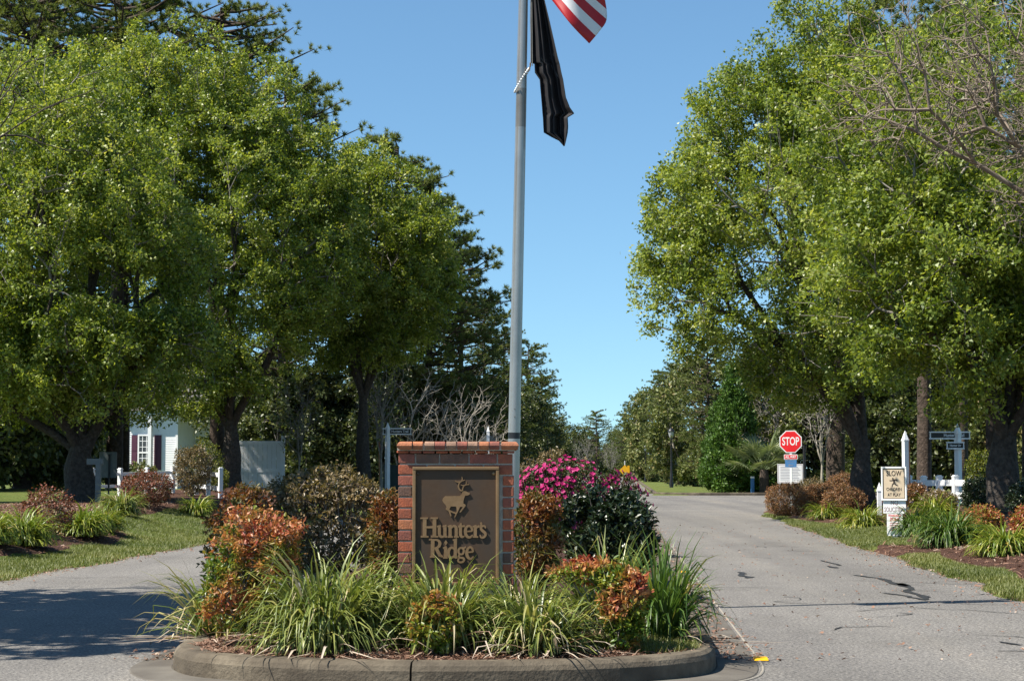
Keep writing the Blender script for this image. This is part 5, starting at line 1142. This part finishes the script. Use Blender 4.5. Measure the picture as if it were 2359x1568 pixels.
text_obj('lettering', 'AT PLAY', 0.078, M['print_dark'], pn, (0, -0.048, hc(1138.5)), bold=0.0004, sx=0.76)
k_ = 0.78391 / 6.275 / sC
def TS(x, y): return ((x - 400) * k_, hc((1350 + y / 6.275) * 0.78391))
b = bmesh.new()
for q, (pts, w) in enumerate([([(320, 380), (350, 385), (385, 375), (430, 368), (458, 375), (455, 403)], [16, 16, 26, 26, 18, 14]), ([(400, 375), (405, 420), (400, 440)], [34, 32, 28]), ([(400, 430), (372, 455), (365, 495)], [24, 20, 16]), ([(405, 430), (435, 458), (475, 474)], [24, 20, 14])]):
    stroke(b, [TS(*p) for p in pts], [x * k_ for x in w], -0.0475 - 0.0002 * q, -0.0451)
stroke(b, [TS(382, 330), TS(382, 345), TS(382, 360)], [18 * k_, 34 * k_, 18 * k_], -0.0474, -0.0451)
bm_obj('runner_figure', b, M['print_dark'], pn)
ns = plate(o, 'no_soliciting_plate', rect(52 / sC, 34 / sC, hc(1164)), -0.024, 0.006, M['plain_white'])
text_obj('lettering', 'NO', 0.115, M['print_plum'], ns, (0, -0.026, hc(1157)), bold=0.0, sx=0.75)
text_obj('lettering', 'SOLICITING', 0.115, M['print_plum'], ns, (0, -0.026, hc(1172.5)), bold=0.0, sx=0.585)
tz = plate(o, 'towaway_plate', rrect(36 / sC, 52 / sC, hc(1206), 0.02), -0.020, 0.005, M['plain_white'])
text_obj('lettering', 'TOWAWAY', 0.058, M['sign_red'], tz, (0, -0.022, hc(1186.5)), bold=0.0008, sx=0.72)
text_obj('lettering', 'ZONE', 0.075, M['sign_red'], tz, (0, -0.022, hc(1195)), bold=0.001, sx=0.85)
b = bmesh.new()
for k in range(5): stroke(b, [(-0.09, hc(1203 + 4 * k)), (0.09, hc(1203 + 4 * k))], 0.010, -0.022, -0.0201)
bm_obj('small_print', b, M['print_red'], tz)
b = bmesh.new(); bm_box(b, (0, 0.035, hc(1080) / 2 - 0.1), (0.09, 0.09, hc(1080) + 0.2), None, 0.004); bm_obj('post', b, M['white'], o)
# street name posts
def name_post(px, Y, top, label, boards, rot=R(40), w=0.105):
    o, g = place('street_name_post', px, Y, label, 'signpost', 0, 'white street name posts'); s = PX(Y); h = CAM_H + (HORIZ - top) / s - g - w * 1.9
    spost(o, h, w, rot=rot)
    for (x0, x1, y0, y1, txt, ts, ang, nm) in boards:
        za, zb = CAM_H + (HORIZ - y0) / s - g, CAM_H + (HORIZ - y1) / s - g; xa, xb = (x0 - px) / s, (x1 - px) / s
        xm, zm = (xa + xb) / 2, (za + zb) / 2; yy = -w * 0.72 if nm else 0.0
        b = bmesh.new(); bm_box(b, (xm, yy, zm), ((xb - xa), 0.03, (za - zb) * 0.72)); bd = bm_obj('name_board', b, M['black'], o)
        b = bmesh.new(); bm_box(b, (xm, yy, za), ((xb - xa) * 1.03, 0.055, (za - zb) * 0.2), None, 0.004); bm_obj('top_rail', b, M['white'], bd)
        b = bmesh.new(); bm_box(b, (xm, yy, zb), ((xb - xa) * 1.03, 0.055, (za - zb) * 0.2), None, 0.004); bm_obj('bottom_rail', b, M['white'], bd)
        b = bmesh.new()
        for xe in (xa + 0.012, xb - 0.012): bm_box(b, (xe, yy, zm), (0.024, 0.05, (za - zb) * 0.78))
        bm_obj('end_rail', b, M['white'], bd)
        text_obj('lettering', txt, ts, M['plain_white'], bd, (xm + (0.1 if nm == 0 else 0), yy - 0.0165, zm), bold=0.002, sx=0.85)
    return o
name_post(893, 62.0, 974, 'white street name post left of the brick sign', [(882, 947, 987, 1000, 'Hunters Trail', 0.125, 0, 0)], w=0.125)
name_post(2204, 45.0, 977, 'white street name post with two boards beside the thick pear trunk', [(2140, 2232, 995, 1010, 'Hunters Trail', 0.11, 0, 0), (2176, 2216, 1019, 1033, 'Hunter Dr', 0.075, 0, 1)], w=0.13)
o, g = place('white_post', 1124, 88.6, 'white pointed post with grey sign back showing over the brick sign', 'post'); h = CAM_H + (HORIZ - 982) / PX(88.6) - g - 0.27
spost(o, h, 0.14, rot=R(0)); plate(o, 'sign_back', octa(0.41, h - 0.55), 0.075, 0.004, M['sign_back'])
o, g = place('white_post', 2083, 41.0, 'white pointed post rising behind the children sign', 'post'); spost(o, CAM_H + (HORIZ - 994) / PX(41) - g - 0.21, 0.11, rot=R(20))
b = bmesh.new(); bm_box(b, (0.09, 0.08, 0.75), (0.05, 0.05, 1.7)); bm_obj('stake', b, M['wood_post'], o)
o, g = place('reflector_stake', 876, 63.0, 'thin reddish stake left of the street name post', 'stake'); b = bmesh.new(); bm_box(b, (0, 0, 0.5), (0.05, 0.02, CAM_H * 2 + (HORIZ - 1018) / PX(63) * 2 - 1.0 - g * 2), Matrix.Rotation(R(-1.5), 4, 'Y')); bm_obj('stake_shaft', b, M['wood_post'], o)
b = bmesh.new(); bm_box(b, (0.0, -0.012, CAM_H + (HORIZ - 1030) / PX(63) - g), (0.052, 0.006, 0.16)); bm_obj('reflector', b, M['print_red'], o)
o, g = place('utility_box', 903, 64.0, 'dark green utility box behind the street name post', 'box'); b = bmesh.new(); bm_box(b, (0, 0, 0.55), (0.55, 0.5, 1.5), None, 0.02); bm_obj('cabinet', b, M['green_box'], o)
b = bmesh.new(); bm_box(b, (0, 0, 1.32), (0.6, 0.55, 0.05), None, 0.01); bm_obj('lid', b, M['green_box'], o)
# blue marker post
o, g = place('blue_marker_post', 1731, 88.5, 'short blue marker post with white top by the far kerb', 'post'); k = 40 / PX(88.5)
b = bmesh.new(); bm_box(b, (0, 0, k / 2 - 0.08), (0.17, 0.10, k + 0.0), Matrix.Rotation(R(25), 4, 'Z'), 0.02); bm_obj('body', b, M['sign_blue'], o)
b = bmesh.new(); bm_box(b, (0, 0, k - 0.045), (0.18, 0.11, 0.09), Matrix.Rotation(R(25), 4, 'Z'), 0.02); bm_obj('cap', b, M['plain_white'], o)
# street lamps
M['lamp_glass'] = rough_mat('lamp_glass', (0.42, 0.44, 0.46), (0.5, 0.52, 0.54), 4, 0.15, 0)
def lamp(px, Y, top, label):
    o, g = place('street_lamp', px, Y, label, 'street lamp', 0, 'black street lamps'); h = CAM_H + (HORIZ - top) / PX(Y) - g
    b = bmesh.new(); bm_lathe(b, [(0.13, -0.1), (0.13, 0.25), (0.10, 0.5), (0.075, 1.0), (0.06, 1.05), (0.055, h * 0.80), (0.07, h * 0.81), (0.045, h * 0.83)], 14); bm_obj('lamp_post', b, M['black'], o, True)
    b = bmesh.new(); bm_lathe(b, [(0.08, h * 0.83), (0.14, h * 0.86), (0.20, h * 0.935)], 14); gl = bm_obj('lantern', b, M['lamp_glass'], o, True)
    b = bmesh.new(); bm_lathe(b, [(0.235, h * 0.935), (0.22, h * 0.955), (0.10, h * 0.985), (0.03, h)], 14); bm_obj('lantern_cap', b, M['black'], o, True)
    b = bmesh.new()
    for q in range(4): a = R(45 + 90 * q); bm_cyl(b, (0.085 * math.cos(a), 0.085 * math.sin(a), h * 0.83), (0.208 * math.cos(a), 0.208 * math.sin(a), h * 0.937), 0.012, 0.012, 6)
    bm_obj('lantern_bar', b, M['black'], gl)
lamp(1545, 122.0, 985, 'nearer black street lamp on the lawn beyond the cross street'); lamp(1486, 172.0, 1024, 'farther black street lamp against the wood edge')
o, g = place('warning_sign', 1438, 150.0, 'small orange yellow warning sign beyond the azalea', 'sign'); 
b = bmesh.new(); bm_box(b, (0, 0.02, 0.9), (0.07, 0.05, 2.2)); bm_obj('post', b, M['plain_white'], o); zz = CAM_H + (HORIZ - 1083) / PX(150) - g
plate(o, 'sign_face', [(-0.46, zz), (0, zz - 0.46), (0.46, zz), (0, zz + 0.46)], -0.02, 0.006, M['warn_yellow'])
plate(o, 'hazard_plate', rect(0.18, 0.6, zz + 0.1), -0.04, 0.006, M['amber']).location = (0.3, 0, 0)
# raised pavement markers
for k, (px, py, mt, lab) in enumerate(((1752, 1517, 'amber', 'yellow road marker nearest the camera, at the seam right of the island'), (1571, 1317, 'amber', 'yellow road marker halfway along the seam right of the island'), (1508, 1243, 'orange_red', 'reddish road marker beside the dark camellia'), (397, 1468, 'amber', 'yellow road marker at the left corner of the island'))):
    p = G(px, py, 0.01); b = bmesh.new(); r = bmesh.ops.create_cube(b, size=1.0)
    for v in b.verts:
        tp = v.co.z > 0; v.co = Vector((v.co.x * (0.095 if not tp else 0.08), v.co.y * (0.095 if not tp else 0.055), 0.0 if not tp else 0.022))
    bmesh.ops.bevel(b, geom=list(b.edges), offset=0.003, segments=1, affect='EDGES')
    o = bm_obj('road_marker', b, M[mt]); o.location = (p[0], p[1], 0.004); tag(o, lab, 'road marker', 'raised road markers')
# crack sealing
M['tar'] = rough_mat('black_tar', (0.018, 0.018, 0.02), (0.035, 0.035, 0.037), 12, 0.55, 0.1)
cracks = [([(1968, 1324), (2030, 1333), (2050, 1341), (2090, 1350), (2070, 1343), (2100, 1356), (2085, 1361), (2125, 1372), (2135, 1381)], .10), ([(1700, 1317), (1712, 1320), (1704, 1325), (1728, 1329), (1715, 1331)], .09), ([(1888, 1290), (1920, 1298), (1935, 1302)], .06), ([(1905, 1303), (1925, 1308)], .09), ([(2035, 1365), (2090, 1373), (2130, 1382)], .06), ([(2300, 1478), (2358, 1486)], .05), ([(2290, 1498), (2365, 1500)], .03)]
thin = [([(1640, 1337), (1740, 1338)], .025), ([(1640, 1353), (1770, 1353)], .025), ([(1560, 1280), (1690, 1281)], .02), ([(1980, 1325), (2110, 1329)], .02), ([(1930, 1336), (2000, 1338)], .02), ([(2000, 1346), (2150, 1347)], .02), ([(1800, 1268), (1960, 1270)], .02), ([(2060, 1358), (2190, 1363)], .02), ([(1540, 1226), (1640, 1227)], .02), ([(300, 1420), (480, 1425)], .02), ([(1780, 1212), (1900, 1216)], .02)]
for pts, w in cracks + thin:
    P = np.array([G(*p)[:2] for p in pts]); P = catmull(P, 4) if len(P) > 2 else np.linspace(P[0], P[1], 6)
    rg = np.random.default_rng(int(pts[0][0])); T = norm(np.gradient(P, axis=0)); N = np.stack([-T[:, 1], T[:, 0]], 1); ww = w * rg.uniform(0.5, 1.2, len(P))[:, None] / 2; ww[0] *= .3; ww[-1] *= .3
    P = P + rg.normal(0, 0.01, P.shape)
    V = np.concatenate([np.c_[P + N * ww, np.full(len(P), .006)], np.c_[P - N * ww, np.full(len(P), .006)]]); n = len(P); i = np.arange(n - 1)
    link('crack_seal', npmesh('crack_seal', V, np.stack([i, i + 1, n + i + 1, n + i], 1), smooth=False), M['tar'], road)

rg = np.random.default_rng(404)
for q in range(26):
    side = q % 3 != 0; yy = rg.uniform(12.5, 40); u0 = rg.uniform(2.0, 4.3) if side else rg.uniform(-5.9, -2.6)
    p = np.array([xu(u0, yy), yy]); a = rg.choice([0.0, 0.2, 1.5]) + rg.normal(0, 0.25); P = [p]
    for k in range(int(rg.integers(6, 16))):
        a += rg.normal(0, 0.45); p = p + np.array([math.cos(a), math.sin(a)]) * rg.uniform(0.06, 0.16); P.append(p)
    P = np.array(P); T = norm(np.gradient(P, axis=0)); N = np.stack([-T[:, 1], T[:, 0]], 1); ww = rg.uniform(0.004, 0.014, len(P))[:, None]; ww[0] *= .2; ww[-1] *= .2
    V = np.concatenate([np.c_[P + N * ww, np.full(len(P), .0055)], np.c_[P - N * ww, np.full(len(P), .0055)]]); n = len(P); i = np.arange(n - 1)
    link('crack', npmesh('crack', V, np.stack([i, i + 1, n + i + 1, n + i], 1), smooth=False), M['tar'], road)
# ------------------------------------------------------------------ fences, house
def rail_fence(name, p0, p1, n, h, label, rails=(0.82, 0.42), w=0.12, rh=0.14):
    a, c = np.array(p0), np.array(p1); root = empty(name, (a[0], a[1], gz(*a)), math.atan2(c[1] - a[1], c[0] - a[0])); L = np.linalg.norm(c - a); tag(root, label, 'fence')
    for k in range(n):
        t = k / (n - 1); q = a + (c - a) * t; dz = gz(*q) - gz(*a)
        b = bmesh.new(); bm_box(b, (L * t, 0, dz + h / 2 - 0.1), (w, w, h + 0.2), None, 0.004); bm_box(b, (L * t, 0, dz + h + 0.012), (w * 1.15, w * 1.15, 0.024)); bm_box(b, (L * t, 0, dz + h + 0.034), (w * 0.8, w * 0.8, 0.03), None, 0.008); bm_obj('fence_post', b, M['white'], root)
    for rz_ in rails:
        for k in range(n - 1):
            t0, t1 = k / (n - 1), (k + 1) / (n - 1); d0 = gz(*(a + (c - a) * t0)) - gz(*a); d1 = gz(*(a + (c - a) * t1)) - gz(*a)
            ln = L * (t1 - t0) - w + 0.02; b = bmesh.new(); bm_box(b, (0, 0, 0), (ln, 0.045, rh), None, 0.004); r_ = bm_obj('rail', b, M['white'], root); r_.location = (L * (t0 + t1) / 2, 0, (d0 + d1) / 2 + h * rz_); r_.rotation_euler = (0, -math.atan2(d1 - d0, L * (t1 - t0)), 0)
rail_fence('rail_fence', (WX(2090, 44), 44.0), (WX(2235, 41), 41.0), 5, 0.72, 'white two rail fence right of the children sign')
rail_fence('rail_fence', (WX(215, 47), 47.0), (WX(400, 50), 50.0), 4, 0.72, 'white post and rail fence in front of the white house', rails=(0.84, 0.40), w=0.10, rh=0.08)
rail_fence('rail_fence', (WX(455, 49), 49.0), (WX(510, 47), 47.0), 3, 0.78, 'short white rail fence beside the slim pear trunk', rails=(0.80, 0.35), w=0.10, rh=0.11)
o, g = place('pointed_post', 2022, 40.0, 'short white pointed post left of the children sign', 'post'); spost(o, CAM_H + (HORIZ - 1113) / PX(40) - g - 0.17, 0.09)
# privacy fence
root = empty('panel_fence', (WX(530, 63), 63.0, gz(WX(530, 63), 63.0)), R(3)); tag(root, 'tall white vinyl panel fence right of the slim pear trunk', 'fence'); sP = PX(63)
hP = CAM_H + (HORIZ - 1016) / sP - gz(WX(530, 63), 63.0); wP = 118 / sP
for k in range(11):
    b = bmesh.new(); bm_box(b, (wP * (k + 0.5) / 11, 0, hP / 2), (wP / 11 - 0.008, 0.03, hP - 0.1), None, 0.003); bm_obj('board', b, M['white'], root)
for zz in (0.12, hP * 0.52, hP - 0.05):
    b = bmesh.new(); bm_box(b, (wP / 2, 0.0, zz), (wP, 0.06, 0.12), None, 0.004); bm_obj('rail', b, M['white'], root)
for xx in (0, wP):
    b = bmesh.new(); bm_box(b, (xx + (0.06 if xx else -0.06), 0, hP / 2 + 0.05), (0.13, 0.13, hP + 0.3), None, 0.005); bm_obj('fence_post', b, M['white'], root)
# low white rail from the panel fence to the right
# left foreground odds: grey post and dark panel
o, g = place('grey_post', 229, 41.0, 'grey post standing beside the scarred pear trunk', 'post'); b = bmesh.new(); bm_box(b, (0, 0, 0.3), (0.11, 0.11, 1.2), None, 0.006); bm_obj('shaft', b, M['sign_back'], o); b = bmesh.new(); bm_box(b, (-0.08, 0, 0.92), (0.36, 0.08, 0.14), None, 0.01); bm_obj('arm', b, M['sign_back'], o)
o, g = place('panel_sign', 251, 44.0, 'grey sign panel seen from behind on a thin black stake, left of the rail fence', 'sign'); b = bmesh.new(); bm_box(b, (0, 0, 0.85), (0.42, 0.03, 0.62), None, 0.004); bm_obj('panel', b, M['sign_back'], o); b = bmesh.new(); bm_box(b, (0.03, -0.03, 0.5), (0.035, 0.03, 1.2)); bm_obj('stake', b, M['black'], o)
# house
HY = 112.0; hs = PX(HY); hx = lambda px: WX(px, HY)
HG = gz(hx(340), HY); hzv = lambda py: CAM_H + (HORIZ - py) / hs - HG
house = empty('house', (hx(340), HY, HG), R(-10)); tag(house, 'white sided house with plum shutters behind the left pear trunks', 'house')
lx = lambda px: hx(px) - hx(340)
M['shutter'] = rough_mat('plum_shutter', (0.075, 0.022, 0.045), (0.10, 0.032, 0.06), 5, 0.5, 0)
M['roof'] = rough_mat('grey_shingle', (0.10, 0.095, 0.09), (0.16, 0.15, 0.145), 6, 0.9, 0.3)
M['win_glass'] = rough_mat('window_glass', (0.05, 0.06, 0.07), (0.09, 0.10, 0.11), 0.6, 0.08, 0, spec=0.8)
ev = hzv(955)
def lap_wall(x0, x1, y, z0, z1, name, course=0.11):
    n = int((z1 - z0) / course); V, Fq = [], []
    for k in range(n):
        a, c = z0 + k * course, z0 + (k + 1) * course; o = len(V)
        V += [(x0, y - 0.02, a), (x1, y - 0.02, a), (x1, y - 0.002, c), (x0, y - 0.002, c), (x0, y, a), (x1, y, a)]; Fq += [(o, o + 1, o + 2, o + 3), (o + 4, o + 5, o + 1, o)]
    return link(name, npmesh(name, np.array(V), np.array(Fq), smooth=False), M['white'], house)
lap_wall(lx(292), lx(413), 0, 0, ev, 'siding'); lap_wall(lx(413), lx(560), 3.0, 0, ev, 'siding')
b = bmesh.new(); bm_box(b, ((lx(292) + lx(413)) / 2, 4.05, ev / 2), (lx(413) - lx(292) - 0.04, 8, ev)); bm_box(b, ((lx(413) + lx(560)) / 2, 6.1, ev / 2), (lx(560) - lx(413), 6, ev)); bm_obj('wall', b, M['white'], house)
for px in (293, 412):
    b = bmesh.new(); bm_box(b, (lx(px), -0.03, ev / 2), (0.14, 0.05, ev)); bm_obj('corner_board', b, M['white'], house)
wx0, wx1, wz0, wz1 = lx(320), lx(349), hzv(1082), hzv(1002)
win = empty('window'); win.parent = house
b = bmesh.new(); bm_box(b, ((wx0 + wx1) / 2, -0.035, (wz0 + wz1) / 2), (wx1 - wx0, 0.02, wz1 - wz0)); bm_obj('pane', b, M['win_glass'], win)
b = bmesh.new(); wm, zm = (wx0 + wx1) / 2, (wz0 + wz1) / 2
for c, s in (((wx0, -0.05, zm), (0.09, 0.05, wz1 - wz0 + .1)), ((wx1, -0.05, zm), (0.09, 0.05, wz1 - wz0 + .1)), ((wm, -0.051, wz1), (wx1 - wx0 - .1, 0.05, 0.1)), ((wm, -0.051, wz0), (wx1 - wx0 - .1, 0.05, 0.1)), ((wm, -0.052, zm), (wx1 - wx0 - .1, 0.05, 0.09))): bm_box(b, c, s)
bm_obj('frame', b, M['white'], win)
for k in range(1, 3):
    b = bmesh.new(); bm_box(b, (wx0 + (wx1 - wx0) * k / 3, -0.048, zm), (0.035, 0.02, wz1 - wz0 - .1)); bm_obj('muntin', b, M['white'], win)
for k in (0.17, 0.34, 0.66, 0.83):
    b = bmesh.new(); bm_box(b, (wm, -0.047, wz0 + (wz1 - wz0) * k), (wx1 - wx0 - .1, 0.02, 0.035)); bm_obj('muntin', b, M['white'], win)
for xa, xb in ((lx(303), lx(318.2)), (lx(358), lx(375))):
    b = bmesh.new(); bm_box(b, ((xa + xb) / 2, -0.04, zm), (xb - xa, 0.035, wz1 - wz0)); sh = bm_obj('shutter', b, M['shutter'], house)
    for c in (0.27, 0.75):
        b = bmesh.new(); bm_box(b, ((xa + xb) / 2, -0.062, wz0 + (wz1 - wz0) * c), ((xb - xa) * 0.7, 0.012, (wz1 - wz0) * 0.40), None, 0.004); bm_obj('panel', b, M['shutter'], sh)
b = bmesh.new(); bm_box(b, (lx(352), -0.35, ev / 2), (0.22, 0.22, ev)); bm_obj('porch_column', b, M['white'], house)
b = bmesh.new(); bm_box(b, ((lx(290) + lx(420)) / 2, -0.25, ev + 0.12), (lx(420) - lx(290) + 0.6, 0.5, 0.24)); bm_obj('porch_beam', b, M['white'], house)
b = bmesh.new()
A = [(lx(270), -0.6, ev + 0.25), (lx(580), -0.6, ev + 0.25), (lx(580), 4.5, ev + 3.6), (lx(270), 4.5, ev + 3.6), (lx(270), 10.5, ev + 0.3), (lx(580), 10.5, ev + 0.3)]
vs = [b.verts.new(p) for p in A]; b.faces.new((vs[0], vs[1], vs[2], vs[3])); b.faces.new((vs[3], vs[2], vs[5], vs[4])); b.faces.new((vs[0], vs[3], vs[4])); b.faces.new((vs[1], vs[5], vs[2])); b.faces.new((vs[0], vs[4], vs[5], vs[1])); bm_obj('roof', b, M['roof'], house)
b = bmesh.new(); bm_box(b, ((lx(440) + lx(500)) / 2, 2.96, 1.3), (lx(500) - lx(440), 0.06, 2.6)); dr = bm_obj('garage_door', b, M['white'], house)

# ------------------------------------------------------------------ lawn blades, straw, small grass patch
def lawn(name, n, pts_fn, hgt, label, wid=0.006, seed=9):
    rng = np.random.default_rng(seed); x, y = pts_fn(rng, n); z = ground_z(x, y)
    return blades_at(name, np.stack([x, y, z - 0.005], 1), hgt, wid, rng, label)
def blades_at(name, P, hgt, wid, rng, label):
    n = len(P); a = rng.uniform(0, 6.283, n); h = hgt * rng.uniform(0.5, 1.2, n)
    tip = P + np.stack([np.cos(a) * h * 0.6, np.sin(a) * h * 0.6, h], 1); s = np.stack([-np.sin(a), np.cos(a), 0 * a], 1) * wid
    V = np.stack([P - s, P + s, tip], 1).reshape(-1, 3)
    patch = vnoise(P[:, :2] * 0.9, 41); rn = np.clip(rng.beta(2, 2.5, n) * 0.8 + (patch - 0.45) * 0.5, 0, 1)
    o = link(name, npmesh(name, V, np.arange(3 * n).reshape(-1, 3), {'rnd': np.repeat(rn, 3)}, smooth=False), M['lawn_blade']); tag(o, label, kind='stuff'); return o
def verge(side):
    def f(rng, n):
        y = 15 + 34 * rng.uniform(0, 1, n * 5) ** 1.5; d = rng.uniform(-0.12, 3.6, n * 5)
        flare = np.clip((15 - y) / 10, 0, 1) * 2.5
        u = (UR + d) if side > 0 else (UL - d); x = xu(u, y); k = (bed_d(x, y) < 0.05) & (d_road(x, y) + (vnoise(np.stack([x, y], -1) * 1.3, 3) - 0.5) * 0.35 > -0.05)
        return x[k][:n], y[k][:n]
    return f
lawn('grass', 75000, verge(1), 0.045, 'short patchy grass of the verge by the stop sign', 0.005, 51)
lawn('grass', 75000, verge(-1), 0.045, 'short green grass of the verge below the pear trunks', 0.005, 52)
rng = np.random.default_rng(61)
x = rng.uniform(0.35, 1.16, 9000); y = rng.uniform(10.8, 12.0, 9000); k = (((x - 0.82) / 0.42) ** 2 + ((y - 11.45) / 0.34) ** 2 < rng.uniform(0.5, 1.1, 9000)); x, y = x[k], y[k]
k = y > np.interp(x, nz[40:, 0][np.argsort(nz[40:, 0])], nz[40:, 1][np.argsort(nz[40:, 0])]) + 0.17 if True else None
x, y = x[k], y[k]
g_ = blades_at('grass_patch', np.stack([x, y, isl_z(x, y) - 0.005], 1), 0.06, 0.0035, rng, 'bright green grass patch at the right corner of the island')
def straw_at(name, P, L, rng, label, wid=0.003):
    n = len(P); a = rng.uniform(0, 6.283, n); e = rng.normal(0.05, 0.22, n); ln = L * rng.uniform(0.4, 1.3, n)
    d = np.stack([np.cos(a) * np.cos(e), np.sin(a) * np.cos(e), np.sin(e)], 1); s = np.stack([-np.sin(a), np.cos(a), rng.normal(0, .4, n)], 1) * wid * rng.uniform(.6, 1.5, n)[:, None]; mid = P + d * (ln / 2)[:, None] + np.array([0, 0, .006])
    V = np.stack([P - s, P + s, mid + s, mid - s, P + d * ln[:, None] - np.array([0, 0, .004])], 1).reshape(-1, 3); i = np.arange(n) * 5
    o = link(name, npmesh(name, V, [np.stack([i, i + 1, i + 2, i + 3], 1), np.stack([i + 3, i + 2, i + 4], 1)], {'rnd': np.repeat(np.clip(rng.beta(1.6, 2.6, n), 0, 1), 5)}, smooth=False), M['straw']); return tag(o, label, kind='stuff')
x = rng.uniform(-2.0, 1.2, 14000); y = rng.uniform(10.6, 12.6, 14000)
ymin = np.interp(x, nz[8:-8, 0], nz[8:-8, 1]) + 0.15; k = y > ymin; x, y = x[k], y[k]
straw_at('pine_straw', np.stack([x, y, isl_z(x, y) + 0.004], 1), 0.07, rng, 'loose pine straw and bark chips on the island bed')
for sd, a, b2, lab in ((71, 4.8, 12.5, 'pine straw and bark chips on the bed by the stop sign'), (72, -13, -5.5, 'pine straw and bark chips on the bed below the pear trunks')):
    rng = np.random.default_rng(sd); x = rng.uniform(a, b2, 60000); y = rng.uniform(18, 44, 60000); k = bed_d(x, y) > 0.1; x, y = x[k][:15000], y[k][:15000]
    straw_at('pine_straw', np.stack([x, y, bed_z(x, y) + 0.004], 1), 0.11, rng, lab, 0.006)

# dry leaves, straw and grit lying along the road edges and in the gutter
rng = np.random.default_rng(91)
y = 12 + 30 * rng.uniform(0, 1, 5200) ** 1.4; e_ = rng.integers(0, 4, 5200); off = np.abs(rng.normal(0, 0.22, 5200))
x = np.where(e_ == 0, xu(UR, y) - off + 0.1, np.where(e_ == 1, xu(UL, y) + off - 0.1, np.where(e_ == 2, isl_r(y) + 0.03 + off * 0.8, isl_l(y) - 0.03 - off * 0.8)))
m_ = rng.uniform(0, 1, 5200) < 0.06; x = np.where(m_, rng.uniform(xu(2.0, y), xu(4.3, y)), x)
straw_at('leaf_litter', np.stack([x, y, np.full(5200, 0.012)], 1), 0.045, rng, 'dry leaf bits and straw along the road edges and gutter', 0.007)
